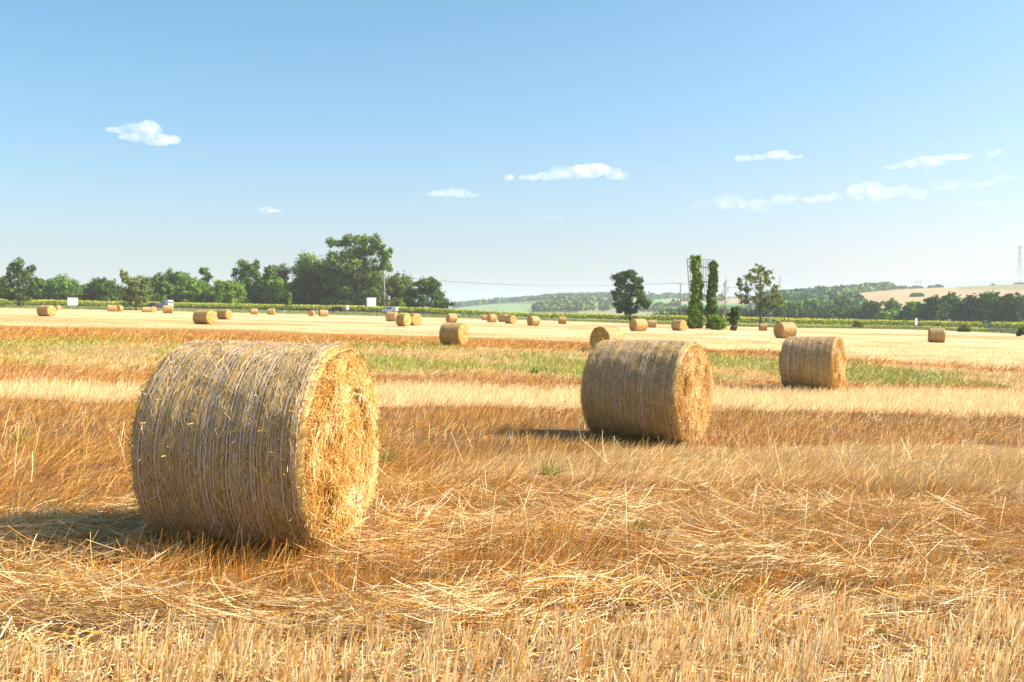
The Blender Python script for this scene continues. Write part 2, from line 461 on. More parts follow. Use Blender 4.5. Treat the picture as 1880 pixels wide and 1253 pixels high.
def bale_meshes(L, seed, detail):
    """returns (net wrap mesh, straw end mesh); axis along x, centre at the origin, radius .725"""
    g = np.random.default_rng(seed); Rb = D_B / 2
    nA, nX = (220, 90) if detail > 1 else ((96, 24) if detail == 1 else (48, 8))

    def shape(th, x):
        th = np.asarray(th); x = np.asarray(x)
        r = Rb + (fbm(np.cos(th) * 3 + 7 + seed, np.sin(th) * 3 + x * 2.2, seed, 3) - .5) * .045
        r = r + .003 * np.sin(x * 38 + 3 * fbm(np.cos(th) * 2, np.sin(th) * 2, seed + 3))
        ex = np.clip((np.abs(x) - (L / 2 - .07)) / .07, 0, 1)
        r = r - .05 * ex ** 2
        return r

    def pos(th, x, h=0.0):
        r = shape(th, x) + h
        z = np.sin(th) * r
        z = np.where(z < -.60, -.60 + (z + .60) * .62, z)       # settled onto the ground
        return np.stack([x + np.zeros_like(th), np.cos(th) * r, z], -1)

    acc = Acc()
    th = np.linspace(0, 2 * PI, nA, endpoint=False); xs = np.linspace(-L / 2, L / 2, nX)
    T, X = np.meshgrid(th, xs)
    P = pos(T, X)
    i = np.arange(nX - 1)[:, None] * nA + np.arange(nA)[None, :]; j = np.arange(nX - 1)[:, None] * nA + (np.arange(nA)[None, :] + 1) % nA
    Fq = np.stack([i, j, j + nA, i + nA], -1).reshape(-1, 4)
    nn = fbm(T * 9, X * 14, seed + 9, 3)[..., None]
    base = np.array([.44, .29, .085]) * (.65 + .8 * nn)
    acc.add(P.reshape(-1, 3), Fq, base.reshape(-1, 3))
    # fibres pressed under the net
    N = {2: 26000, 1: 2600, 0: 0}[detail]
    if N:
        t0 = g.uniform(0, 2 * PI, N); x0 = g.uniform(-L / 2 + .01, L / 2 - .01, N)
        ang = g.normal(0, .6, N); ln = g.uniform(.03, .12, N) * (1 if detail > 1 else 1.6)
        p = pos(t0, x0, g.uniform(-.002, .007, N))
        rad = np.stack([np.zeros(N), np.cos(t0), np.sin(t0)], -1); tan = np.stack([np.zeros(N), -np.sin(t0), np.cos(t0)], -1)
        d = norm(tan * np.cos(ang)[:, None] * g.choice([-1, 1], N)[:, None] + np.array([1., 0, 0]) * np.sin(ang)[:, None] + rad * g.uniform(-.02, .07, N)[:, None])
        c = BALE_SIDE[g.integers(0, 5, N)] * g.uniform(.7, 1.25, (N, 1))
        sd = norm(np.cross(d, rad + g.normal(0, .35, (N, 3))))
        acc.add(*ribbons(p, d, ln, g.uniform(.0025, .0048, N) * (1 if detail > 1 else 3), -rad * (ln * .6)[:, None], c, 2, .6, side=sd))
        # loose stalks standing off the surface and the rim
        N = N // 22
        t0 = g.uniform(0, 2 * PI, N); x0 = np.where(g.random(N) < .25, g.choice([-1, 1], N) * (L / 2 - g.uniform(0, .06, N)), g.uniform(-L / 2, L / 2, N))
        p = pos(t0, x0); rad = np.stack([np.zeros(N), np.cos(t0), np.sin(t0)], -1)
        d = norm(g.normal(0, 1, (N, 3)) * .8 + rad * .7)
        c = BALE_SIDE[g.integers(0, 5, N)] * 1.15
        acc.add(*ribbons(p, d, g.uniform(.02, .075, N), g.full(N, .004) if False else np.full(N, .004 if detail > 1 else .009), np.zeros((N, 3)), c, 1, .6))
    # net strings
    ns = {2: 58, 1: 20, 0: 0}[detail]
    if ns:
        xs_ = np.concatenate([np.linspace(-L / 2 + .05, L / 2 - .04, ns) + g.normal(0, L / ns * .32, ns), g.uniform(-L / 2 + .06, L / 2 - .06, ns // 4)])
        m = 240 if detail > 1 else 80
        tt = np.linspace(0, 2 * PI, m)
        for x in xs_:
            x = float(np.clip(x, -L / 2 + .02, L / 2 - .02))
            w = (.0052 if g.random() < .12 else .0023) * (1 if detail > 1 else 1.7)
            xv = x + (fbm(tt * 2.3, np.full(m, x * 31), seed + 5, 3) - .5) * .012 + (fbm(tt * 22, np.full(m, x * 57), seed + 6, 2) - .5) * .004
            h = .010 + .003 * np.sin(tt * 40 + x * 90)
            A = pos(tt, xv - w / 2, h); B = pos(tt, xv + w / 2, h)
            Vv = np.stack([A, B], 1).reshape(-1, 3); k = np.arange(m - 1) * 2
            cc = np.array([.70, .60, .55]) * g.uniform(.7, 1.15) * (.8 + .5 * fbm(tt * 9, np.full(m, x * 17), seed + 8, 2))[:, None]
            acc.add(Vv, np.stack([k, k + 1, k + 3, k + 2], -1), np.repeat(cc, 2, 0))
        if detail > 1:      # the fine zigzag threads between them
            nz = 46; m = 420; tt = np.linspace(0, 2 * PI, m)
            for x in np.linspace(-L / 2 + .03, L / 2 - .03, nz):
                xv = x + .011 * (2 * np.abs((tt * 26 + x * 13) % 2 - 1) - 1); w = .0015
                A = pos(tt, xv - w / 2, .011); B = pos(tt, xv + w / 2, .011)
                Vv = np.stack([A, B], 1).reshape(-1, 3); k = np.arange(m - 1) * 2
                acc.add(Vv, np.stack([k, k + 1, k + 3, k + 2], -1), np.array([.50, .42, .33]) * g.uniform(.8, 1.1))
    wrap = acc.mesh("net_wrap", M_BALE, False)

    ends = []
    for sgn in (1, -1):
        acc = Acc()
        nr, na = (46, 150) if detail > 1 else ((16, 56) if detail == 1 else (6, 32))
        rr = np.linspace(0.02, 1, nr); th = np.linspace(0, 2 * PI, na, endpoint=False)
        RR, TT = np.meshgrid(rr, th, indexing='ij')

        def epos(rf, t, h=0.0):
            rf = np.asarray(rf); t = np.asarray(t)
            y = np.cos(t) * rf; z = np.sin(t) * rf
            bul = .075 * (1 - rf ** 6) - .02
            dent = (fbm(y * 3.1 + 11 * sgn + seed, z * 3.1, seed + 13, 3) - .5) * .12 * np.clip((1 - rf) * 5, 0, 1)
            groove = -.035 * sstep(.62, .80, fbm(rf * 7 + 3, t * 1.2 + rf * 3, seed + 17, 2)) * np.clip((1 - rf) * 6, 0, 1)
            xx = (L / 2 - .012 + bul + dent + groove + h)
            w = shape(t, np.full_like(rf, L / 2)) * rf
            zz = np.sin(t) * w; zz = np.where(zz < -.60, -.60 + (zz + .60) * .62, zz)
            return np.stack([sgn * xx, np.cos(t) * w, zz], -1)
        P = epos(RR, TT)
        i = np.arange(nr - 1)[:, None] * na + np.arange(na)[None, :]; j = np.arange(nr - 1)[:, None] * na + (np.arange(na)[None, :] + 1) % na
        Fq = np.stack([i, j, j + na, i + na], -1).reshape(-1, 4)
        if sgn < 0: Fq = Fq[:, ::-1]
        nn = fbm(RR * 30, TT * 5, seed + 23, 3)[..., None]
        acc.add(P.reshape(-1, 3), Fq, (np.array([.60, .35, .09]) * (.5 + nn)).reshape(-1, 3))
        c0 = np.arange(na)[None, :]
        # close the middle with a small fan of quads
        k = np.arange(0, na - 2, 2); acc.add(P[0], np.stack([np.zeros_like(k), k, k + 1, k + 2], -1)[1:], np.array([.5, .3, .1]))
        N = {2: 20000, 1: 1700, 0: 0}[detail]
        if N:
            rf = np.sqrt(g.uniform(0, 1, N)); t = g.uniform(0, 2 * PI, N)
            p = epos(rf, t, g.uniform(-.004, .012, N))
            tan = np.stack([np.zeros(N), -np.sin(t), np.cos(t)], -1); rad = np.stack([np.zeros(N), np.cos(t), np.sin(t)], -1)
            ang = g.normal(0, .75, N); out = np.array([sgn * 1.0, 0, 0])
            d = norm(tan * np.cos(ang)[:, None] * g.choice([-1, 1], N)[:, None] + rad * np.sin(ang)[:, None] + out * g.normal(.03, .10, N)[:, None])
            ln = g.uniform(.03, .13, N) * np.where(rf > .9, .7, 1)
            cl = fbm(p[:, 1] * 6, p[:, 2] * 6, seed + 29, 2)
            ci = np.clip(((cl - .5) * 5 + g.normal(2, 1.3, N)), 0, 4.99).astype(int)
            order = np.array([4, 2, 0, 1, 3]); c = BALE_END[order[ci]] * g.uniform(.8, 1.15, (N, 1))
            sd = norm(np.cross(d, out + g.normal(0, .5, (N, 3))))
            acc.add(*ribbons(p, d, ln, g.uniform(.0025, .0055, N) * (1 if detail > 1 else 3), g.normal(0, .25, (N, 3)) * ln[:, None], c, 2, .6, side=sd))
            N2 = N // 15     # tufts that hang off the rim
            t = g.uniform(0, 2 * PI, N2); p = epos(np.full(N2, .97), t)
            rad = np.stack([np.zeros(N2), np.cos(t), np.sin(t)], -1)
            d = norm(g.normal(0, .7, (N2, 3)) + out * .45 + rad * .35 + np.array([0, 0, -.25]))
            acc.add(*ribbons(p, d, g.uniform(.02, .08, N2), np.full(N2, .005 if detail > 1 else .011), np.tile([0, 0, -.4], (N2, 1)) * .3, BALE_END[g.integers(0, 4, N2)], 2, .6))
        ends.append(acc.mesh("straw_end", M_BALE, False))
    return wrap, ends[0], ends[1]


def place_bale(meshes, x, y, z, yaw, sc, lx, label, group):
    r = empty("straw_bale", (x, y, z), yaw); r.scale = (lx, sc, sc)
    for k, m in enumerate(meshes):
        link("net_wrap" if k == 0 else "straw_end", m, r)
    return tag(r, label, "straw bale", group)


GB = "round straw bales left on the stubble field"
# three big ones, each with its own straw: px of the right end's centre, depth, yaw, length, label
BIG = [
 (632, 6.92, -12.0, 1.20, 101, "biggest netted straw bale, its lit golden end towards the laid straw"),
 (1276, 13.95, -31.0, 1.43, 202, "second largest straw bale, white net streaks, dark shadow on brown grass beside it"),
 (1541, 25.7, -31.5, 1.34, 303, "third largest straw bale, grey net and thin golden end, by the green grass strip"),
]
FOOT = []
for (px, Yd, yaw, L, seed, label) in BIG:
    a = R(yaw); ax = Vector((math.cos(a), math.sin(a), 0))
    re = Vector(((px - CX) / F * Yd, Yd, 0)); c = re - ax * (L / 2)
    place_bale(bale_meshes(L, seed, 2), c.x, c.y, gz(c.x, c.y) + D_B / 2 - .045, a, 1, 1, label, GB)
    FOOT.append((c.x, c.y, a, L))
mid = bale_meshes(1.35, 11, 1); mid2 = bale_meshes(1.35, 12, 1)
for k, (xl, xr, yt, yb, fr, label) in enumerate(BALES):
    h = yb - yt; cx = (xl + xr) / 2
    p = hit(cx, yb + h * .04)
    Y = p.y + D_B * .35
    sc = h * 1.06 * Y / F / (D_B - .05)
    s = min(max(sc, .8), 1.22)
    ph = math.asin(fr); th = math.atan((cx - CX) / F)
    Lw = ((xr - xl) * Y / F - D_B * s * abs(fr)) / max(math.cos(ph), .35)
    lx = min(max(Lw / 1.35, .75), 1.3)
    X = (cx - CX) / F * Y
    ob = place_bale(mid if k % 2 else mid2, X, Y, gz(X, Y) + (D_B / 2 - .06) * s, -(th + ph), s, lx, label, GB)
    ob.rotation_euler.x = math.sin(k * 2.4) * .12

# ------------------------------------------------------------------ straw, stubble and grass
def scatter(y0, y1, dens, um=.60):
    """random points on the ground, dens per square metre, inside a wedge a little wider than the view"""
    side = 2.0
    n = int(dens * (um * ((y1 + .8) ** 2 - (y0 + .8) ** 2) + 2 * side * (y1 - y0)))
    Y = np.sqrt(rng.uniform((y0 + .8) ** 2, (y1 + .8) ** 2, n)) - .8; X = rng.uniform(-1, 1, n) * (um * (Y + .8) + side)
    return X, Y


def outside(X, Y, grow=0.0):
    ok = np.ones(len(X), bool)
    for (cx, cy, a, L) in FOOT:
        dx = X - cx; dy = Y - cy; lx = dx * math.cos(a) + dy * math.sin(a); ly = -dx * math.sin(a) + dy * math.cos(a)
        ok &= ~((np.abs(lx) < L / 2 + grow) & (np.abs(ly) < .30 + grow))
    return ok


def ground_pts(X, Y):
    near = np.clip(1 - Y / 40, 0, 1)
    Z = terrain(X, Y) + near * (fbm(X * 1.7, Y * 1.7, 31, 3) - .5) * .07 - near * .01
    return np.stack([X, Y, Z], -1)


def pick(cols, w, n):
    return np.array(cols)[rng.choice(len(cols), n, p=np.array(w) / np.sum(w))] * rng.uniform(.78, 1.18, (n, 1))


def dirs(az_mean, az_sd, el_mean, el_sd, n):
    az = rng.normal(az_mean, az_sd, n); el = np.clip(rng.normal(el_mean, el_sd, n), .02, 1.55)
    return np.stack([np.cos(az) * np.cos(el), np.sin(az) * np.cos(el), np.sin(el)], -1)


S_PALE = [.84, .61, .29]; S_GOLD = [.77, .48, .14]; S_OR = [.66, .275, .03]; S_BR = [.33, .125, .016]; S_WH = [.86, .70, .42]

stub, litter, grass, green = Acc(), Acc(), Acc(), Acc()

# standing stubble close to the camera: rows of cut stalks
X, Y = scatter(3.3, 6.4, 330)
Y = np.round((Y + .03 * X) / .14) * .14 - .03 * X + rng.normal(0, .016, len(Y))
gapn = fbm(X * 1.6, Y * 1.6, 57, 3)
kk = rng.integers(2, 7, len(X)); X = np.repeat(X, kk) + rng.normal(0, .014, kk.sum()); Y = np.repeat(Y, kk) + rng.normal(0, .014, kk.sum()); lean = np.repeat(rng.normal(.06, .16, len(kk)), kk); hk = np.repeat(rng.uniform(.55, 1.1, len(kk)), kk); gapn = np.repeat(gapn, kk)
b, px, py = band(X, Y)
keep = (b > 8.6) & outside(X, Y) & (gapn > .33)
X, Y, lean, hk = X[keep], Y[keep], lean[keep], hk[keep]; n = len(X)
d = dirs(0, .6, R(80), R(9), n); d[:, 0] += lean; d[:, 1] += rng.normal(0, .1, n); d = norm(d)
ln = np.clip(rng.normal(.135, .045, n), .03, .24) * hk
stub.add(*ribbons(ground_pts(X, Y), d, ln, rng.uniform(.0032, .0068, n), rng.normal(0, .06, (n, 3)), pick([S_PALE, S_GOLD, S_WH, S_OR], [5, 3, 6, .8], n), 1, .9))
# chaff under it
X, Y = scatter(3.3, 6.4, 1700)
b, px, py = band(X, Y); keep = b > 8.2; X, Y = X[keep], Y[keep]; n = len(X)
litter.add(*ribbons(ground_pts(X, Y) + [0, 0, .006], dirs(0, 3, .05, .15, n), rng.uniform(.02, .17, n), rng.uniform(.003, .006, n), rng.normal(0, .2, (n, 3)), pick([S_PALE, S_GOLD, S_OR, S_BR, S_WH], [5, 4, 2, 1.2, 2], n), 2, .9))

# laid straw
X, Y = scatter(4.4, 9.5, 2700)
b, px, py = band(X, Y)
keep = (b > 6.6) & (b < 8.75) & outside(X, Y)
cl = .5 * fbm(X * 1.3, Y * 2.2, 51, 3) + .5 * fbm(X * .55, Y * 3.4, 52, 3)
keep &= rng.random(len(X)) < np.clip(.12 + (cl - .38) * 4.6, .06, 1)
X, Y = X[keep], Y[keep]; n = len(X)
swirl = (fbm(X * .9, Y * .9, 53, 2) - .5) * 4.5
az = swirl + rng.normal(0, .55, n) + np.where(rng.random(n) < .5, PI, 0)
el = np.abs(rng.normal(.05, .16, n)) + .01
d = np.stack([np.cos(az) * np.cos(el), np.sin(az) * np.cos(el) * .8, np.sin(el)], -1)
mound = np.clip(fbm(X * 1.3, Y * 2.2, 51, 3) - .35, 0, 1) * .32
base = ground_pts(X, Y); base[:, 2] += rng.uniform(.0, 1, n) * (mound + .02)
litter.add(*ribbons(base, norm(d), rng.uniform(.05, .40, n) * rng.choice([.5, .8, 1.15], n), rng.uniform(.0020, .0048, n), rng.normal(0, .16, (n, 3)) + [0, 0, -.05], pick([S_PALE, S_GOLD, S_WH, S_OR, S_BR], [5, 5, 3, 3, 2.2], n), 3, .8))
# upright stray stalks among it
X, Y = scatter(4.8, 13, 13)
b, px, py = band(X, Y); keep = (b > 4.6) & (b < 8.8) & outside(X, Y); X, Y = X[keep], Y[keep]; n = len(X)
litter.add(*ribbons(ground_pts(X, Y), dirs(0, 1.6, R(55), R(18), n), rng.uniform(.18, .5, n), rng.uniform(.003, .006, n), rng.normal(0, .10, (n, 3)), pick([S_PALE, S_GOLD, S_WH], [4, 3, 3], n), 3, .7))
# tufts of orange stems growing through the laid straw
X, Y = scatter(5.0, 9.5, 34)
b, px, py = band(X, Y); keep = (b > 7.2) & (b < 8.75) & outside(X, Y, .1) & (.5 * fbm(X * 1.3, Y * 2.2, 51, 3) + .5 * fbm(X * .55, Y * 3.4, 52, 3) < .53); X, Y = X[keep], Y[keep]
k = 26; Xs = np.repeat(X, k) + rng.normal(0, .05, len(X) * k); Ys = np.repeat(Y, k) + rng.normal(0, .05, len(X) * k); n = len(Xs)
lean = np.repeat(rng.uniform(-.3, .9, len(X)), k)
d = dirs(0, .8, R(66), R(14), n); d[:, 0] += lean * .6
grass.add(*ribbons(ground_pts(Xs, Ys), norm(d), rng.uniform(.08, .27, n), rng.uniform(.002, .0042, n), rng.normal(0, .12, (n, 3)), pick([S_OR, S_GOLD, S_BR], [5, 2, 2], n), 3, .4))

# leaning brown grass, thinning with distance while the blades that still show get coarser
for (y0, y1, dens, w0, hh) in [(5.6, 9, 1500, .0034, .25), (9, 13, 1250, .0044, .20), (13, 18, 760, .006, .17), (18, 26, 330, .010, .19), (26, 40, 110, .017, .24), (40, 62, 48, .028, .28)]:
    X, Y = scatter(y0, y1, dens)
    b, px, py = band(X, Y)
    tuft = fbm(X * 1.1, Y * .9, 61, 3)
    want = np.interp(b, [0, .4, .6, 1, 1.6, 2, 2.6, 3, 3.4, 3.8, 4.2, 5, 6, 7, 7.6, 8, 8.6], [0, 0, .8, 1, .5, .28, .5, 1, .7, .04, .06, 1, .8, 1, .8, .22, 0])
    keep = outside(X, Y) & (rng.random(len(X)) < want * np.clip(.10 + (tuft - .3) * 3.0, .06, 1))
    X, Y, b = X[keep], Y[keep], b[keep]; n = len(X)
    gust = fbm(X * .5, Y * .35, 63, 3)
    el = np.clip(R(46) + (gust - .5) * 1.5 + rng.normal(0, .34, n), .05, 1.45); az = rng.normal(.1, .75, n)
    d = np.stack([np.cos(az) * np.cos(el), np.sin(az) * np.cos(el), np.sin(el)], -1)
    c = pick([S_OR, S_GOLD, S_BR, S_PALE], [6, 3, 2.8, .9], n)
    palem = np.interp(b, [4.4, 5.5, 6, 6.6, 7], [0, .12, .95, .8, .05])[:, None] * (.12 + .88 * sstep(700, 1050, CX + X / Y * F))[:, None]
    c = c * (1 - palem) + pick([S_PALE, S_GOLD], [3, 2], n) * palem
    tip = c * .6 + np.array(S_GOLD) * .4
    grass.add(*ribbons(ground_pts(X, Y), norm(d), rng.uniform(.35, 1.3, n) * hh * np.where(outside(X, Y, 1.1), 1, .6), rng.uniform(.6, 1.35, n) * w0, np.stack([rng.uniform(.0, .22, n), rng.normal(0, .08, n), rng.uniform(-.22, 0, n)], -1), c, 2, .35, tip))
# pale short stubble strip and the far stubble
for (y0, y1, dens, w0, hh) in [(13, 19, 330, .007, .17), (19, 27, 220, .011, .17), (27, 45, 60, .015, .14), (45, 85, 26, .022, .12)]:
    X, Y = scatter(y0, y1, dens)
    b, px, py = band(X, Y)
    want = np.interp(b, [0, .4, .7, 1.5, 2, 2.5, 3, 3.5, 4, 4.4, 5], [1, .9, .1, .1, .45, .2, .1, .8, 1, .8, .1])
    keep = outside(X, Y) & (rng.random(len(X)) < want); X, Y = X[keep], Y[keep]; n = len(X)
    d = dirs(.2, .9, R(66), R(14), n)
    stub.add(*ribbons(ground_pts(X, Y), d, rng.uniform(.5, 1.2, n) * hh, rng.uniform(.7, 1.3, n) * w0, rng.normal(0, .1, (n, 3)), pick([S_PALE, S_WH, S_GOLD], [4, 5, 1], n), 1, .6))
# green weeds of the green strip
for (y0, y1, dens, w0) in [(16, 26, 110, .011), (26, 40, 110, .016), (40, 66, 50, .026)]:
    X, Y = scatter(y0, y1, dens)
    b, px, py = band(X, Y)
    gm = sstep(.41, .60, fbm(X * .28, Y * .13, 21, 4) + .07 * sstep(1480, 1700, px)) * ((b > 1.3) & (b < 2.8)) + .5 * sstep(.58, .7, fbm(X * .35, Y * .12, 22, 4)) * ((b > .5) & (b <= 1.3) & (px < 900))
    keep = outside(X, Y) & (rng.random(len(X)) < gm); X, Y = X[keep], Y[keep]; n = len(X)
    d = dirs(0, 2, R(55), R(20), n)
    green.add(*ribbons(ground_pts(X, Y), d, rng.uniform(.08, .26, n), rng.uniform(.7, 1.4, n) * w0, np.tile([0, 0, -.2], (n, 1)), pick([[.32, .38, .045], [.20, .29, .03], [.46, .43, .09]], [3, 2, 3], n), 2, .4))
# a few green shoots in the brown grass and the laid straw
X, Y = scatter(5, 22, .35)
b, px, py = band(X, Y); keep = outside(X, Y, .1) & (b > 4.8) & (b < 8.8); X, Y = X[keep], Y[keep]
k = 14; Xs = np.repeat(X, k) + rng.normal(0, .05, len(X) * k); Ys = np.repeat(Y, k) + rng.normal(0, .05, len(X) * k); n = len(Xs)
green.add(*ribbons(ground_pts(Xs, Ys), dirs(0, 2, R(60), R(16), n), rng.uniform(.06, .2, n), rng.uniform(.004, .009, n), np.tile([0, 0, -.15], (n, 1)), pick([[.12, .20, .03], [.20, .27, .05]], [1, 1], n), 2, .3))

tag(link("stubble", stub.mesh("stubble", M_STUB)), "pale upright cut stalks of harvested cereal", "stubble", kind="stuff")
tag(link("straw_litter", litter.mesh("straw_litter", M_STRAW)), "tangled pale straw lying flat on the ground", "straw", kind="stuff")
tag(link("dry_grass", grass.mesh("dry_grass", M_GRASS)), "orange brown dry grass leaning to one side", "dry grass", kind="stuff")
tag(link("green_grass", green.mesh("green_grass", M_GRASS)), "green weeds sprouting in strips across the field", "grass", kind="stuff")

# single green weeds one can point at
for (px, py, s, lab) in [(1010, 872, 1.0, "bright green weed clump in brown grass below the second big bale"),
                         (1165, 985, .8, "slim dark green weed among orange grass near the laid straw"),
                         (712, 850, .8, "grey green weed beside the golden end of the biggest bale"),
                         (985, 686, 1.6, "rounded bright green tuft in the green strip between the big bales"),
                         (1320, 1112, .8, "low sparse green weed at the edge of the cut stubble"),
                         (38, 812, 1.0, "small green weed in orange grass near the shadow of the biggest bale")]:
    p = hit(px, py); n = 70; a = Acc()
    bp_ = rng.normal(0, .045 * s, (n, 3)); bp_[:, 2] = 0
    d = dirs(0, 2.5, R(58), R(18), n)
    a.add(*ribbons(bp_, d, rng.uniform(.08, .27, n) * s, rng.uniform(.006, .013, n) * max(1, p.y / 14), np.tile([0, 0, -.22], (n, 1)), pick([[.12, .22, .03], [.22, .32, .05], [.30, .36, .09]], [2, 3, 1], n), 3, .3))
    tag(link("weed_clump", a.mesh("weed_clump", M_GRASS), None, p), lab, "weed")

# ------------------------------------------------------------------ sunflowers and verge
acc = Acc()
n = 90000
u = rng.uniform(-.66, .66, n); dd = rng.uniform(19, 48, n) ** 1.0
Yv = edge_y(u) + dd; Xv = u * Yv
hz = 1.75 + .35 * (fbm(Xv * .25, Yv * .25, 71, 3) - .5) * 2
z = terrain(Xv, Yv) + hz * rng.uniform(.25, 1, n) ** .6
nrm = norm(rng.normal(0, .6, (n, 3)) + np.array([0, -.2, .8]))
def leaves(c, nrm, size, col):
    N = len(c); a = norm(np.cross(nrm, rng.normal(size=(N, 3)))); b = np.cross(nrm, a)
    s = size[:, None]
    V = np.stack([c - a * s * .5, c + b * s * .38 + a * s * .05, c + a * s * .5, c - b * s * .38 + a * s * .05], 1).reshape(-1, 3)
    i = np.arange(N)[:, None] * 4 + np.arange(4)[None, :]
    return V, i, np.repeat(col, 4, 0)
acc.add(*leaves(np.stack([Xv, Yv, z], -1), nrm, rng.uniform(.3, .6, n), pick([[.20, .26, .03], [.28, .32, .05], [.10, .15, .02]], [3, 3, 2], n)))
n = 22000
u = rng.uniform(-.66, .66, n); Yv = edge_y(u) + rng.uniform(19.5, 48, n); Xv = u * Yv
z = terrain(Xv, Yv) + 1.85 + .35 * (fbm(Xv * .25, Yv * .25, 71, 3) - .5) * 2 - np.abs(rng.normal(0, .4, n)) + .15
nrm = norm(rng.normal(0, .4, (n, 3)) + np.array([.55, -.55, .45]))
acc.add(*leaves(np.stack([Xv, Yv, z], -1), nrm, rng.uniform(.25, .5, n), pick([[.52, .46, .03], [.44, .43, .06], [.34, .36, .06]], [2, 3, 3], n)))
tag(link("sunflower_crop", acc.mesh("sunflower_crop", M_LEAF)), "strip of flowering yellow green sunflowers beyond the road", "sunflowers", kind="stuff")

acc = Acc(); n = 42000
u = rng.uniform(-.66, .66, n); dd = np.where(rng.random(n) < .6, rng.uniform(-1.5, 7.5, n), rng.uniform(16.5, 20, n)); Yv = edge_y(u) + dd; Xv = u * Yv
hgt = rng.uniform(.15, .5, n) * (.6 + 1.0 * fbm(Xv * .08, Yv * .1, 81))
acc.add(*ribbons(np.stack([Xv, Yv, terrain(Xv, Yv)], -1), dirs(0, 2, R(70), R(12), n), hgt, rng.uniform(.07, .16, n), rng.normal(0, .1, (n, 3)), pick([[.20, .27, .045], [.28, .31, .07], [.40, .32, .12]], [4, 3, 1.2], n), 1, .5))
tag(link("verge_grass", acc.mesh("verge_grass", M_GRASS)), "green grass growing on the road verge", "grass", kind="stuff")

# ------------------------------------------------------------------ trees
PAL = {
 'dark': [[.056, .108, .017], [.088, .148, .022], [.034, .068, .013]],
 'mid': [[.090, .175, .020], [.130, .225, .028], [.058, .115, .016]],
 'bright': [[.140, .250, .022], [.190, .290, .034], [.095, .175, .018]],
 'olive': [[.150, .205, .034], [.105, .150, .026], [.200, .240, .055]],
 'poplar': [[.120, .195, .034], [.175, .255, .055], [.070, .120, .022]],
}


def crown_mesh(lobes, per, size, pal, seed, gap=.0, full=1.0):
    per = int(per * 2.4); size = size * 1.1
    g = np.random.default_rng(seed); acc = Acc()
    for (c, r) in lobes:
        c = np.array(c); r = np.array(r); k = 9
        sub = norm(g.normal(size=(k, 3))) * r * g.uniform(.35, 1.02, (k, 1)) + c      # sprays that break up the lobe's outline
        sr = g.uniform(.24, .52, k) * full
        which = g.integers(0, k, per); n = per
        d = norm(g.normal(size=(n, 3))); rr = np.minimum(np.abs(g.normal(.62, .34, n)), 1.5)
        p = sub[which] + d * (rr * sr[which])[:, None] * r
        cell = vnoise(p[:, 0] / (r[0] * .4) + seed, p[:, 2] / (r[0] * .4) + p[:, 1] * .6, seed % 13)
        keep = cell > .18 + gap; p = p[keep]; n = len(p)
        dd = norm(d[keep] * .6 + norm((p - c) / r) * .7)
        if n == 0: continue
        nr_ = norm(dd * .9 + g.normal(0, .5, (n, 3)) + np.array([0, 0, .2]))
        pc = np.array(pal); col = pc[g.choice(len(pc), n, p=[.45, .33, .22])] * g.uniform(.75, 1.5, (n, 1)) * g.uniform(.85, 1.3)
        N = n; a = norm(np.cross(nr_, g.normal(size=(N, 3)))); b = np.cross(nr_, a); s = (size * g.uniform(.6, 1.35, N))[:, None]
        V = np.stack([p - a * s * .55, p + b * s * .40, p + a * s * .55, p - b * s * .40], 1).reshape(-1, 3)
        acc.add(V, np.arange(N)[:, None] * 4 + np.arange(4)[None, :], np.repeat(col, 4, 0))
    return acc.mesh("crown", M_LEAF)


def trunk_mb(h, rad, lobes, g, limbs=7, top=.75):
    m = MB(); pts = []; x = y = 0
    for k in range(7):
        t = k / 6; pts.append((x, y, h * top * t - (.3 if k == 0 else 0))); x += g.normal(0, h * .008); y += g.normal(0, h * .008)
    m.tube(pts, [rad * (1.25 if k == 0 else 1) * (1 - .75 * k / 6) for k in range(7)], 7)
    for k in range(min(limbs, len(lobes))):
        c, r = lobes[int(g.integers(0, len(lobes)))]
        z0 = min(max(c[2] - .25 * h - g.uniform(0, .1) * h, h * .12), h * top * .9)
        i = min(int(z0 / (h * top) * 6), 5); s = Vector(pts[i + 1 if i < 6 else 6]); s.z = z0
        e = Vector(c); mid_ = s.lerp(e, .5) + Vector((g.normal(0, .03 * h), g.normal(0, .03 * h), -.02 * h))
        r0 = rad * .42
        m.tube([s, mid_, e], [r0, r0 * .6, r0 * .2], 5)
    return m


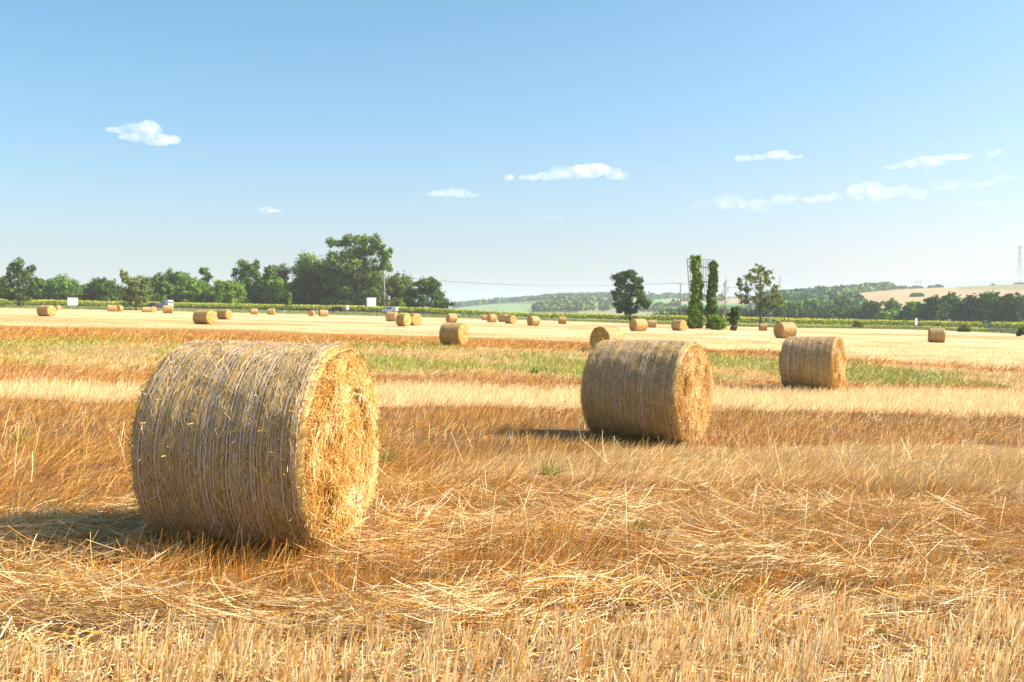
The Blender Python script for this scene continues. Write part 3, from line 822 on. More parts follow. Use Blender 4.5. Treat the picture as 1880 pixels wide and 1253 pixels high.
def tree(px0, px1, py0, Y, label, pal='mid', cb=.15, profile='round', nl=26, per=230, size=None, group=None, name="broadleaf_tree", gap=0.0, seed=None, lobes=None, base_py=None, rad=None, full=1.0):
    seed = seed if seed is not None else int(px0 * 7 + py0 * 3 + Y) % 9973
    g = np.random.default_rng(seed)
    cx = (px0 + px1) / 2; X = (cx - CX) / F * Y; z = gz(X, Y)
    w = (px1 - px0) / F * Y; top = EYE - (py0 - HY) / F * Y; h = max(top - z, 1.0)
    if lobes is None:
        lobes = []
        for k in range(nl):
            t = (k + g.uniform(0, 1)) / nl
            zz = cb * h + (h - cb * h) * t
            if profile == 'round': rad_ = math.sin(PI * min(max(.16 + .80 * t, 0), 1)) ** .7
            elif profile == 'cone': rad_ = (1 - t) ** .75 * .95 + .08
            elif profile == 'flat': rad_ = 1.0 if t < .6 else 1.0 - (t - .6) * 1.1
            else: rad_ = .55 + .45 * math.sin(PI * t)
            lr = w * g.uniform(.17, .27)
            an = g.uniform(0, 2 * PI); q = math.sqrt(g.uniform(.08, 1)) * max(w / 2 * rad_ - lr * .75, 0)
            lobes.append(((math.cos(an) * q, math.sin(an) * q, min(zz, h - lr * .75)), (lr, lr, lr * g.uniform(.7, 1.0))))
    else:   # lobes given in photo pixels: (px, py, rx px, ry px)
        k_ = Y / F; out = []
        for (lx, ly, rx, ry) in lobes:
            out.append((((lx - cx) * k_, g.normal(0, .22) * w * .5, EYE - (ly - HY) * k_ - z), (rx * k_, max(rx, ry) * k_, ry * k_)))
        lobes = out
    size = size or max(.34, Y / 640)
    root = empty(name, (X, Y, z))
    rad = rad or max(.12, h * .022)
    trunk_mb(h, rad, lobes, g).build("trunk", M_BARK, root, smooth=True)
    link("crown", crown_mesh(lobes, per, size, PAL[pal], seed, gap, full), root)
    return tag(root, label, "tree", group)


GT = "trees of the belt behind the sunflowers"
# left side, seen from left to right
tree(-2, 71, 476, 296, "lone dark spreading tree with bare trunk standing before the sunflowers at the field's end", 'dark', .22, nl=24, per=300, gap=.0, full=1.2,
     lobes=[(33, 486, 14, 10), (22, 498, 13, 12), (45, 495, 10, 10), (12, 513, 13, 12), (30, 515, 15, 14), (52, 512, 13, 12), (62, 520, 8, 12), (8, 532, 12, 10), (24, 536, 15, 10), (42, 534, 14, 11), (58, 538, 12, 12), (34, 503, 12, 10), (16, 545, 12, 6), (50, 549, 14, 6)])
BELT = [
 (-40, 24, 520, 345, 'dark', .05, "dark bushy tree in the belt behind the lone spreading tree"),
 (58, 86, 514, 350, 'mid', .05, "small bushy tree just beyond the lone dark spreading tree"),
 (82, 152, 511, 345, 'mid', .05, "wide green tree of the belt above the white two-legged board"),
 (142, 190, 520, 360, 'dark', .05, "dark low tree between two rounder trees, beside the white two-legged board"),
 (160, 218, 513, 348, 'dark', .05, "dark green tree touching the olive tree on its far side from the van"),
 (268, 312, 505, 350, 'mid', .05, "mid green tree rising directly behind the white van"),
 (300, 352, 499, 365, 'mid', .2, "taller tree with two rounded tops behind the white van's rear"),
 (326, 388, 516, 345, 'bright', .05, "bright green low tree between the van and the wispy tree"),
 (386, 452, 516, 342, 'bright', .05, "brightest green rounded tree standing in front of the tall two-topped tree"),
 (480, 538, 489, 352, 'poplar', .05, "mid tree with ragged top beside the rising crowns of the big poplars"),
 (486, 530, 514, 340, 'bright', .03, "short bright tree nestled below the ragged topped tree"),
 (528, 612, 467, 350, 'poplar', .04, "broad sunlit tree leaning against the tallest poplar"),
 (560, 640, 490, 344, 'dark', .03, "dark shaded tree low in front of the tallest poplar's flank"),
 (698, 762, 505, 345, 'olive', .05, "yellowish green tree directly behind the utility pole with transformer"),
]
for (a, b, t, Y, pal, cb, lab) in BELT:
    tree(a - 5, b + 5, t, Y, lab, pal, cb, 'flat', 30, 230, group=GT, full=1.15, gap=-.03)
tree(356, 394, 491, 356, "thin wispy tree with gaps of sky in its crown, above the belt", 'mid', .35, nl=14, per=90, gap=.12, group=GT)
tree(424, 489, 475, 350, "tall dark green tree with two rounded tops", 'mid', .04, group=GT, per=400, full=1.3, gap=-.05,
     lobes=[(448, 486, 14, 11), (468, 490, 11, 10), (440, 502, 14, 12), (460, 505, 16, 14), (474, 508, 12, 14), (436, 522, 14, 14), (455, 525, 16, 14), (475, 530, 14, 14), (445, 545, 16, 12), (468, 548, 16, 12)])
tree(592, 722, 427, 338, "tallest poplar with billowing crown, towering over the whole belt", 'poplar', .05, group=GT, per=560, name="poplar_tree", size=.6, rad=.55, full=1.35, gap=-.08,
     lobes=[(628, 440, 20, 12), (612, 448, 10, 8), (660, 442, 22, 14), (690, 447, 14, 12), (640, 462, 26, 16), (672, 464, 22, 16), (705, 465, 14, 12), (615, 478, 20, 16), (645, 488, 26, 18), (680, 488, 22, 18), (708, 485, 10, 14),
            (600, 500, 18, 16), (628, 512, 24, 18), (660, 515, 22, 18), (690, 512, 18, 20), (610, 530, 22, 18), (640, 540, 24, 16), (670, 545, 20, 14), (694, 540, 14, 18), (602, 552, 18, 10), (655, 475, 24, 18), (630, 555, 20, 8)])
tree(742, 832, 503, 318, "dark cone shaped tree at the end of the belt, next to the open hills", 'dark', .02, group=GT, per=480, full=1.35, gap=-.1,
     lobes=[(785, 516, 12, 10), (773, 526, 15, 11), (797, 526, 14, 10), (764, 540, 16, 12), (785, 540, 17, 12), (806, 542, 15, 12), (757, 556, 15, 12), (778, 558, 18, 12), (800, 558, 18, 12), (817, 560, 13, 11), (770, 572, 22, 8), (805, 573, 20, 7)])
tree(214, 286, 496, 300, "lone olive coloured tree standing in front of the sunflowers beside the black car", 'olive', .1, per=320, gap=.0, full=1.2,
     lobes=[(231, 503, 5, 8), (233, 518, 11, 10), (250, 514, 14, 9), (264, 516, 9, 10), (230, 533, 12, 11), (248, 532, 15, 12), (266, 536, 13, 13), (238, 547, 14, 10), (258, 548, 15, 9), (272, 550, 9, 7), (235, 557, 8, 4)])
tree(523, 541, 538, 322, "small bright green bush standing alone at the foot of the big poplars", 'bright', .0, 'cone', 10, 110, name="bush")

# roadside trees in the open
tree(1119, 1196, 495, 262, "dense dark roadside tree with short trunk, alone before the green hills", 'dark', .1, per=480, gap=-.06, full=1.3,
     lobes=[(1152, 503, 13, 9), (1140, 510, 13, 11), (1166, 510, 13, 10), (1173, 518, 8, 9), (1134, 524, 12, 10), (1152, 525, 17, 12), (1168, 528, 12, 10), (1133, 540, 12, 11), (1152, 543, 18, 12), (1172, 545, 12, 11),
            (1136, 556, 13, 10), (1158, 559, 17, 10), (1180, 555, 12, 10), (1144, 570, 12, 7), (1163, 572, 11, 6), (1186, 560, 8, 7)])
tree(1350, 1442, 484, 226, "thin sparse roadside tree with its branches showing, beside the ivy covered posts", 'olive', .25, per=150, gap=.03, size=.36, full=1.15,
     lobes=[(1392, 494, 13, 9), (1378, 503, 10, 10), (1405, 502, 12, 10), (1374, 516, 9, 10), (1392, 512, 14, 10), (1413, 515, 10, 10), (1418, 530, 7, 9), (1356, 516, 6, 7), (1356, 527, 6, 7), (1376, 530, 10, 9), (1396, 530, 12, 9),
            (1359, 546, 11, 11), (1372, 552, 10, 10), (1388, 548, 12, 10), (1412, 550, 12, 10), (1428, 546, 12, 10), (1436, 554, 9, 9), (1402, 560, 12, 7), (1420, 562, 12, 7)])

# bare tree: branching dead wood
def bare(px, py0, Y, label):
    X = (px - CX) / F * Y; z = gz(X, Y); h = EYE - (py0 - HY) / F * Y - z; g = np.random.default_rng(5)
    root = empty("bare_tree", (X, Y, z)); m = MB()
    m.tube([(0, 0, -.2), (.15, 0, h * .3), (-.05, .1, h * .6), (.1, 0, h)], [.17, .12, .075, .03], 6)
    for k in range(22):
        z0 = g.uniform(.18, .85) * h; a = g.uniform(0, 2 * PI); L = (1.05 - z0 / h) * h * g.uniform(.22, .42)
        s = Vector((.05, 0, z0)); e_ = s + Vector((math.cos(a) * L * .5, math.sin(a) * L * .5, L * .9))
        m.tube([s, s.lerp(e_, .5) + Vector((0, 0, -.08 * L)), e_], [.05, .035, .018], 5)
        for q in range(4):
            s2 = s.lerp(e_, g.uniform(.35, .95)); a2 = g.uniform(0, 2 * PI); l2 = L * g.uniform(.2, .4)
            m.tube([s2, s2 + Vector((math.cos(a2) * l2 * .5, math.sin(a2) * l2 * .5, l2 * .85))], [.026, .014], 4)
    m.build("trunk", M_DEAD, root, smooth=True)
    tag(root, label, "tree")
bare(1331, 505, 205, "leafless pale dead tree between the second ivy post and the sparse tree")

# wood on the far side of the sunflowers, right of the billboard
GR = "trees of the dark wood beyond the sunflowers"
g_ = np.random.default_rng(77)
RW = [
 (1296, 1348, 566, 520, 'mid', "hazy bushy tree behind the bushes at the billboard"), (1338, 1392, 568, 510, 'dark', "dark bushy tree behind the trunk of the sparse tree"),
 (1385, 1440, 560, 500, 'dark', "dark tree beyond the white marker post and the sparse tree"), (1426, 1476, 556, 520, 'mid', "rounded tree in the wood first right of the sparse tree"),
 (1462, 1512, 552, 560, 'mid', "rounded hazy tree in the low part of the wood below the ridge woodland"), (1500, 1556, 566, 500, 'dark', "low dark tree above the bale with the glowing side"),
 (1530, 1560, 548, 620, 'dark', "small dark tree poking up at the foot of the tan hill"), (1548, 1598, 568, 480, 'mid', "low mid green tree above the dark shrub at the field edge"),
 (1578, 1622, 556, 470, 'dark', "dark upright tree where the low wood dips under the tan hill"), (1616, 1660, 552, 560, 'mid', "hazy rounded tree at the gap before the tall dark wood"),
 (1612, 1654, 573, 440, 'bright', "bright green low tree at the gap before the tall dark wood"), 
 (1654, 1706, 556, 430, 'mid', "first tall tree of the dark wood, just above the white road sign"), (1690, 1742, 545, 425, 'dark', "tree in the dark wood above the lone bale"),
 (1722, 1770, 541, 430, 'mid', "tall tree in the dark wood above the small triangular sign"), (1752, 1806, 545, 425, 'dark', "tree in the dark wood between the triangular sign and the green sign"),
 (1790, 1846, 538, 420, 'mid', "tallest tree of the dark wood above the green road sign"), (1832, 1884, 541, 415, 'dark', "tree in the dark wood above the guard rail"),
 (1866, 1930, 530, 425, 'mid', "last tree of the dark wood, cut by the picture's edge"),
]
for (a, b, t, Y, pal, lab) in RW:
    tree(a - 5, b + 5, t, Y, lab, pal, .0, 'flat', 26, 170, size=max(.5, Y / 560), group=GR)


def undergrowth(name, px0, px1, pyt, Y, label, pal, seed):
    """dense low growth that fills the foot of a belt of trees"""
    g = np.random.default_rng(seed); lobes = []; k = Y / F
    for px in np.arange(px0, px1, 5.0):
        for q in range(2):
            Yq = Y + g.uniform(-6, 10); X = (px + g.uniform(-4, 4) - CX) / F * Yq; z = gz(X, Yq)
            top = EYE - (np.interp(px, *pyt) + g.uniform(-3, 8) - HY) / F * Yq; h = max(top - z, 1.5)
            for zz in np.arange(.5, h, 2.2): lobes.append(((X, Yq, z + zz), (2.0 * k / .19, 2.0 * k / .19, 1.7)))
    o = link(name, crown_mesh(lobes, 26, Y / 520, PAL[pal], seed, -.1)); o.name = name
    tag(o, label, "undergrowth", kind="stuff")
undergrowth("undergrowth", -60, 735, ([-60, 90, 220, 420, 520, 590, 640, 700, 735], [530, 524, 532, 526, 520, 504, 502, 512, 526]), 362, "dark undergrowth filling the foot of the belt behind the sunflowers", 'dark', 301)
undergrowth("undergrowth", 1300, 1660, ([1300, 1400, 1500, 1600, 1660], [574, 570, 572, 574, 574]), 520, "dark undergrowth at the foot of the low wood beyond the sunflowers", 'dark', 302)
undergrowth("undergrowth", 1656, 1960, ([1656, 1700, 1760, 1850, 1960], [572, 562, 558, 556, 552]), 432, "dark undergrowth at the foot of the tall dark wood", 'dark', 303)

# bushes
def bush(px0, px1, py0, py1, label, pal, name="bush", n=12, per=150, cat="bush", Y=None):
    p = hit((px0 + px1) / 2, py1) if Y is None else Vector((((px0 + px1) / 2 - CX) / F * Y, Y, 0)); p.z = gz(p.x, p.y)
    k = p.y / F; w = (px1 - px0) * k; h = (py1 - py0) * k; g = np.random.default_rng(int(px0)); lobes = []
    for q in range(n):
        t = g.uniform(0, 1); lr = min(w, h * 1.6) * g.uniform(.16, .26); an = g.uniform(0, 2 * PI); rq = math.sqrt(g.random()) * max(w / 2 - lr, 0) * (1 - .45 * t)
        lobes.append(((math.cos(an) * rq, math.sin(an) * rq, max(lr * .6, t * (h - lr * .8))), (lr, lr, lr * .9)))
    root = empty(name, p)
    m = MB()
    for q in range(5):
        c = lobes[q][0]; m.tube([(c[0] * .15, c[1] * .15, -.1), (c[0] * .5, c[1] * .5, c[2] * .6), c], [.05, .035, .015], 5)
    m.build("stem", M_BARK, root); link("foliage", crown_mesh(lobes, per, max(.26, p.y / 700), PAL[pal], int(px0)), root)
    tag(root, label, cat)
bush(1292, 1337, 575, 606, "light green bush at the foot of the second ivy covered post", 'bright')
bush(1330, 1362, 562, 608, "dark upright bush with leafy base beside the bare tree", 'dark')
bush(1258, 1278, 588, 604, "small green bush at the foot of the thicker ivy post beside a bale", 'mid')
bush(1562, 1590, 590, 603.5, "dark shrub alone at the field edge in front of the sunflowers", 'olive')
bush(1755, 1790, 596, 610, "dry shrub at the field edge between the triangular sign and the green sign", 'olive')
bush(1865, 1884, 602, 618, "dark shrub at the end of the guard rail", 'dark')
# distant hedge left of the billboard
def hedge(px0, px1, pyt, pyb, Y, label, pal):
    n = 26; lobes = []; g = np.random.default_rng(91); k = Y / F
    X0 = (px0 - CX) * k; X1 = (px1 - CX) * k; zc = gz((X0 + X1) / 2, Y); top = EYE - (pyt - HY) * k; 
    for q in range(n):
        t = (q + .5) / n; lr = (top - zc) * .36 * g.uniform(.8, 1.1); hh = (top - zc) * (.45 + .55 * min(1, t * 2.2)) * g.uniform(.85, 1)
        for zz in (lr * .6, hh * .5, hh - lr * .8): lobes.append((((X1 - X0) * (t - .5), g.normal(0, 1.5), zz), (lr * 1.3, lr * 1.3, lr)))
    root = empty("hedge", ((X0 + X1) / 2, Y, zc))
    link("foliage", crown_mesh(lobes, 60, Y / 520, PAL[pal], 91), root); tag(root, label, "hedge")
hedge(1192, 1300, 564, 584, 560, "long dark hedge behind the thin utility pole and the ivy post", 'mid')

# ------------------------------------------------------------------ billboard frame with ivy covered posts
pb = hit(1290, 603.5); YB = pb.y; KB = YB / F
root = empty("billboard_frame", (pb.x, YB, gz(pb.x, YB)))
zb = gz(pb.x, YB)
def bx_(px): return (px - 1290) * KB
def bz_(py): return EYE - (py - HY) * KB - zb
m = MB()
p1x, p2x = bx_(1277.5), bx_(1308)
for (x, top) in ((p1x, 480), (p2x, 484)): MB().tube([(x, 0, -.3), (x, 0, bz_(top))], [.28, .24], 10).build("post", M_RUST, root, smooth=True)
slope = lambda x: (x - bx_(1262)) / (bx_(1313) - bx_(1262))
zt0, zt1 = bz_(475), bz_(477.5); zl0, zl1 = bz_(543.5), bz_(543)
fy = .42
m = MB()
for k in range(13):
    t = k / 12; x_t = bx_(1262) + (bx_(1313) - bx_(1262)) * t; x_b = bx_(1267) + (bx_(1314) - bx_(1267)) * t
    m.tube([(x_b, fy, zl0 + (zl1 - zl0) * t), (x_t, fy, zt0 + (zt1 - zt0) * t)], .055 if k not in (0, 12) else .075, 4)
m.build("upright_bars", M_RUST, root)
m = MB()
for f_ in (0, .22, .62, 1.0):
    za = zt0 + (zl0 - zt0) * f_; zb_ = zt1 + (zl1 - zt1) * f_; xa = bx_(1262 + 5 * f_); xb = bx_(1313 + f_)
    m.tube([(xa, fy - .12, za), (xb, fy - .12, zb_)], .10 if f_ else .06, 4)
m.build("cross_beams", M_RUST, root)
tag(root, "tall rusty empty billboard frame of thin bars on two posts", "billboard")

def ivy(pxb, pyt, pyb, w_b, w_t, label, pal, seed):
    g = np.random.default_rng(seed); x = bx_(pxb); zt = bz_(pyt); lobes = []; n = 46
    for q in range(n):
        t = q / (n - 1); zz = .2 + (zt - .2) * t
        w = (w_b + (w_t - w_b) * t) * KB * (1 + .10 * math.sin(t * 17 + seed) + g.normal(0, .05))
        for q2 in range(3):
            an = g.uniform(0, 2 * PI); r_ = w * g.uniform(.2, .34); d_ = w * .5 - r_ * .7
            lobes.append(((x + math.sin(t * 6 + seed) * .15 + math.cos(an) * d_, math.sin(an) * d_ - .05, zz + g.normal(0, .15)), (r_, r_, r_ * g.uniform(.8, 1.5))))
    o = link("climbing_ivy", crown_mesh(lobes, 95, .30, PAL[pal], seed, -.06, 1.25), None, root.location); o.name = "climbing_ivy"
    tag(o, label, "ivy")
ivy(1277.5, 474, 604, 25, 15, "thick green ivy covering the wider billboard post up to its top", 'bright', 4)
ivy(1308, 486, 600, 20, 14, "thinner green ivy column on the second billboard post, ending below the frame's top", 'mid', 9)

# ------------------------------------------------------------------ vehicles
def wheel(parent, x, y, r=.33, w=.2):
    m = MB(); s = 1 if y > 0 else -1
    m.tube([(x, y - w / 2, r), (x, y + w / 2, r)], r, 18); t = m.build("wheel", M_TYRE, parent)
    MB().tube([(x, y + s * (w / 2), r), (x, y + s * (w / 2 + .015), r)], r * .62, 14).build("rim", M_RIM, t)


def road_spot(px, lane=4.0):
    u = (px - CX) / F; Y = float(edge_y(u)) + 8 + lane; X = u * Y
    return Vector((X, Y, gz(X, Y) + .09))


def car(px, heading, label, paint, kind, sc=1.0, lane=4.0):
    p = road_spot(px, lane); root = empty("van" if kind == 'van' else "car", p, heading); root.scale = (sc, sc, sc)
    if kind == 'van':
        L, W, H = 5.4, 1.95, 2.45
        prof = [(-2.7, .35), (-2.72, .75), (-2.55, 1.05), (-1.95, 1.25), (-1.25, 2.15), (-.8, 2.4), (2.4, 2.45), (2.65, 2.3), (2.7, .4)]
        wf = lambda x, z: 1.0 if z < 1.2 else 1 - .07 * (z - 1.2)
        glass = [[(-1.75, 1.4), (-1.15, 2.1), (-.7, 2.1), (-.7, 1.4)], [(-.6, 1.4), (-.6, 2.1), (1.0, 2.1), (1.0, 1.4)]]
        wx = (-1.75, 1.7); wr = .34
    elif kind == 'wagon':
        L, W, H = 4.7, 1.84, 1.62
        prof = [(-2.33, .32), (-2.36, .62), (-2.2, .86), (-1.1, 1.02), (-.35, 1.52), (.1, 1.6), (1.6, 1.58), (2.0, 1.45), (2.3, 1.0), (2.35, .42)]
        wf = lambda x, z: 1.0 if z < 1.0 else 1 - .28 * (z - 1.0)
        glass = [[(-.85, 1.08), (-.28, 1.46), (.25, 1.5), (.25, 1.08)], [(.33, 1.08), (.33, 1.5), (1.1, 1.5), (1.1, 1.08)], [(1.18, 1.08), (1.18, 1.5), (1.6, 1.47), (1.95, 1.1)]]
        wx = (-1.4, 1.38); wr = .34
    else:
        L, W, H = 4.3, 1.8, 1.8
        prof = [(-2.15, .32), (-2.18, .65), (-1.95, .92), (-1.2, 1.08), (-.55, 1.7), (-.1, 1.83), (1.9, 1.83), (2.12, 1.6), (2.16, .42)]
        wf = lambda x, z: 1.0 if z < 1.05 else 1 - .12 * (z - 1.05)
        glass = [[(-1.0, 1.15), (-.5, 1.62), (.05, 1.66), (.05, 1.15)], [(.14, 1.15), (.14, 1.66), (.75, 1.66), (.75, 1.15)]]
        wx = (-1.35, 1.35); wr = .32
    MB().prism(prof, -W / 2, W / 2, wf).build("body", paint, root, bevel=.06)
    for s in (-1, 1):
        for gl in glass:
            m = MB(); n = len(gl)
            m.poly([(x, s * (W / 2 * wf(x, z) + .012), z) for x, z in gl] + [(x, s * (W / 2 * wf(x, z) - .02), z) for x, z in gl],
                   [tuple(range(n)), tuple(range(2 * n - 1, n - 1, -1))] + [(i, (i + 1) % n, (i + 1) % n + n, i + n) for i in range(n)])
            m.build("side_window", M_GLASS, root)
        for x in wx: wheel(root, x, s * (W / 2 - .09), wr)
        MB().box(prof[1][0] + .02, prof[1][0] + .28, s * W * .40 - .14, s * W * .40 + .14, .66, .84).build("headlight", M_LENS, root, bevel=.02)
        MB().box(prof[-1][0] - .12, prof[-1][0] + .02, s * (W * .5 - .13) - .10, s * (W * .5 - .13) + .10, .85, 1.15).build("tail_light", M_RED, root, bevel=.02)
    # windscreen and rear glass
    wi = {'van': (3, 4), 'wagon': (3, 4), 'small': (3, 4)}[kind]
    (xa, za), (xb, zb2) = prof[wi[0]], prof[wi[1]]
    def scr(xa, za, xb, zb2, off, nm, y0=None):
        m = MB(); y1 = W / 2 * .86
        nx, nz = (zb2 - za), (xb - xa); l = math.hypot(nx, nz); ox, oz = -nx / l * off, nz / l * off
        q = lambda t, y: (xa + (xb - xa) * t + ox, y, za + (zb2 - za) * t + oz)
        r = lambda t, y: (xa + (xb - xa) * t - ox, y, za + (zb2 - za) * t - oz)
        m.poly([q(.08, -y1), q(.08, y1), q(.9, y1 * .9), q(.9, -y1 * .9), r(.08, -y1), r(.08, y1), r(.9, y1 * .9), r(.9, -y1 * .9)],
               [(0, 1, 2, 3), (7, 6, 5, 4), (0, 4, 5, 1), (1, 5, 6, 2), (2, 6, 7, 3), (3, 7, 4, 0)])
        m.build(nm, M_GLASS, root)
    scr(xa, za, xb, zb2, .015, "windscreen")
    if kind == 'van':
        for s in (-1, 1): MB().box(2.66, 2.72, s * .45 - .33, s * .45 + .33, 1.45, 2.05).build("rear_window", M_GLASS, root)
        MB().box(-2.0, 2.5, -W / 2 - .012, -W / 2 + .01, .95, 1.2).build("side_stripe", M_BLUESTRIPE, root)
    else:
        (xa, za), (xb, zb2) = prof[-2], prof[-3]
        scr(xa, za, xb, zb2, -.015, "rear_window")
    MB().box(prof[-1][0] - .06, prof[-1][0] + .05, -W * .45, W * .45, .42, .62).build("bumper", M_BLACK if kind != 'van' else M_GREYTXT, root, bevel=.03)
    return tag(root, label, "van" if kind == 'van' else "car")


car(305, R(-40), "white van with dark side windows driving behind a black car", M_CARWHITE, 'van', 1.02, 6)
car(280, R(-30), "black car with red tail lights driving just ahead of the white van", M_CARBLACK, 'wagon', 1.0, 3)
car(617, R(-8), "black station wagon driving alone along the sunflowers", M_CARBLACK, 'wagon', .95, 4)
car(716, R(-14), "small white car beside the utility pole with transformer", M_CARWHITE, 'small', 1.05, 4)

# ------------------------------------------------------------------ signs, markers, guard rail
def gspot(px, off):
    u = (px - CX) / F; Y = float(edge_y(u)) + off; X = u * Y
    return Vector((X, Y, gz(X, Y)))


def board(px0, px1, pyt, pyb, off, label, legs, face, name="road_sign", cat="sign", back=None, rz=0, extra=None, legm=None):
    p = gspot((px0 + px1) / 2, off); k = p.y / F
    rz = R(42) if face in (M_WHITE, M_BOARD) else rz
    root = empty(name, p, rz); w = (px1 - px0) * k / max(math.cos(rz), .5) * .80; zt = EYE - (pyt - HY) * k - p.z; zb = EYE - (pyb - HY) * k - p.z
    MB().box(-w / 2, w / 2, -.03, .03, zb, zt).build("panel", face, root, bevel=.008)
    for x in legs: MB().tube([(x * w / 2, .07, -.2), (x * w / 2, .07, zt - .05)], .045, 8).build("post", legm or M_STEEL, root, smooth=True)
    if extra: extra(root, w, zb, zt)
    return tag(root, label, cat)


def seams(root, w, zb, zt):
    m = MB()
    m.box(-.015, .015, -.045, -.031, zb, zt); m.build("seam", M_GREYTXT, root)
    m = MB(); m.box(-w / 2 - .04, w / 2 + .04, -.05, -.033, zt - .05, zt + .02); m.build("top_rail", M_STEEL, root)
def lines(root, w, zb, zt):
    h = zt - zb; m = MB()
    for (f0, a, b) in ((.80, -.30, .30), (.52, -.38, .38), (.40, -.22, .30)): m.box(w / 2 * a, w / 2 * b, -.036, -.0305, zb + h * f0, zb + h * (f0 + .045))
    m.build("print", M_GREYTXT, root)
    MB().box(-w / 2 - .5, -w / 2 + .02, -.02, .5, zb, zt).build("side_panel", M_STEEL, root)
def redframe(root, w, zb, zt):
    MB().box(w / 2 - .14, w / 2, -.036, -.0305, zb, zt).build("red_edge", M_REDP, root)
def gtext(root, w, zb, zt):
    h = zt - zb; m = MB()
    for f0 in (.28, .62): m.box(-w * .28, w * .22, -.036, -.0305, zb + h * f0, zb + h * (f0 + .10))
    m.build("print", M_WHITE, root)
board(125, 142, 547, 561, 5.5, "white board on two thin legs standing below the wide green tree", (-.8, 0, .8), M_BOARD, "notice_board", "board", extra=seams)
board(675.5, 691, 547, 563.5, 24, "white printed advertising board beneath the tallest poplar", (-.7, .85), M_BOARD, "notice_board", "board", extra=lines)
board(636, 640.5, 561, 569, 5, "small white road sign on a post right of the black station wagon", (0,), M_WHITE)
board(1678.5, 1686, 585, 597, 5, "upright white road sign with a red edge above the lone bale", (0,), M_WHITE, extra=redframe)
board(1802, 1819.5, 587, 594.5, 20, "green direction sign in front of the dark wood", (-.7, .7), M_GREEN, extra=gtext)
board(1815, 1821, 594, 602, 5, "small blue grey sign in front of the green direction sign", (0,), M_BLUE)
# triangular sign seen from behind
p = gspot(1743, 18); k = p.y / F; root = empty("road_sign", p); zt = EYE - (586.5 - HY) * k - p.z
MB().prism([(-.48, zt), (.48, zt), (0, zt - .85)], -.03, .0).build("panel", M_WHITE, root); MB().tube([(0, .05, -.2), (0, .05, zt - .1)], .04, 8).build("post", M_STEEL, root)
tag(root, "small inverted triangular sign on a thin post before the dark wood", "sign")


def marker(px, pyt, off, label, w=.14):
    p = gspot(px, off); k = p.y / F; root = empty("marker_post", p); zt = EYE - (pyt - HY) * k - p.z
    MB().prism([(-w / 2, -.2), (w / 2, -.2), (w / 2, zt), (-w / 2, zt - .08)], -w / 2, w / 2).build("post", M_WHITE, root)
    MB().box(-w / 2 - .004, w / 2 + .004, -w / 2 - .004, w / 2 + .004, zt * .72, zt * .86).build("reflector_band", M_BLACK, root)
    tag(root, label, "marker post", "roadside marker posts")
marker(522, 569, 6, "short white marker post beside the second bale of a spaced pair", .28)
marker(582, 566, 6, "white marker post between the round-ended bale and a pale bale", .26)
marker(878, 579.5, 6, "short white marker post left of the cluster of four bales", .22)
marker(1415, 574, 18, "tall white marker post to the right of the thin sparse tree", .34)
# guard rail
pg0, pg1 = gspot(1815, 7), gspot(1876, 7); root = empty("guard_rail", (pg0 + pg1) / 2)
a = pg0 - root.location; b = pg1 - root.location
m = MB(); 
for dz in (.78, .60): m.tube([a + Vector((0, 0, dz)), b + Vector((0, 0, dz))], .10, 6)
m.build("rail", M_STEEL, root)
for t in (0.02, .25, .5, .75, .98):
    q = a.lerp(b, t); MB().box(q.x - .05, q.x + .05, q.y + .1, q.y + .2, q.z - .2, q.z + .75).build("post", M_STEEL, root)
tag(root, "grey steel guard rail along the road bend under the dark wood", "guard rail")

# ------------------------------------------------------------------ poles, cables, pylons
def pole(px, pyt, off, label, full):
    p = gspot(px, off); k = p.y / F; root = empty("utility_pole", p); h = EYE - (pyt - HY) * k - p.z
    MB().tube([(0, 0, -.3), (0, 0, h)], [.24 if full else .19, .17 if full else .15], 10).build("pole", M_WOOD, root, smooth=True)
    MB().box(-.8, .8, -.06, .06, h - .35, h - .2).build("crossarm", M_STEEL, root)
    for x in (-.7, 0, .7): MB().tube([(x, 0, h - .2), (x, 0, h + .15)], [.07, .05], 8).build("insulator", M_WHITE, root)
    if full:
        MB().tube([(.5, 0, h * .55), (.75, 0, h * .42)], .06, 6).tube([(.15, 0, h * .30), (1.25, 0, h * .47)], .05, 6).build("bracket", M_STEEL, root)
        MB().tube([(1.35, 0, h * .36), (1.35, 0, h * .36 + 1.1)], .42, 12).tube([(1.35, 0, h * .36 + 1.1), (1.35, 0, h * .36 + 1.3)], .25, 10).build("transformer", M_STEEL, root, bevel=.03)
        MB().box(.1, .75, -.15, .15, h * .62, h * .66).build("switch_box", M_STEEL, root); MB().box(.1, .55, -.12, .12, h * .83, h * .86).build("lower_crossarm", M_STEEL, root)
    tag(root, label, "utility pole"); return p + Vector((0, 0, h + .1))
t1 = pole(705.5, 507, 13.5 + 6, "weathered utility pole carrying a transformer beside the white car", True)
t2 = pole(1249.5, 520.5, 32, "thin bare utility pole left of the ivy covered posts", False)


def cable(a, b, sag, rad, label, group, name="power_cable"):
    a, b = Vector(a), Vector(b); pts = []
    for i in range(25):
        t = i / 24; q = a.lerp(b, t); q.z -= sag * 4 * t * (1 - t); pts.append(q)
    o = MB().tube(pts, rad, 4).build(name, M_WIRE); tag(o, label, "power cable", group)
GC = "cables of the roadside power line"
for dx in (-.7, 0, .7):
    cable(t1 + Vector((dx, 0, 0)), t2 + Vector((dx, 0, 0)), 1.7, .015, "thin power cable sagging between the transformer pole and the bare pole", GC)
    cable(t2 + Vector((dx, 0, 0)), t2 + Vector((70 + dx, 30, -1)), 1.2, .015, "thin power cable leaving the bare pole behind the ivy posts", GC)


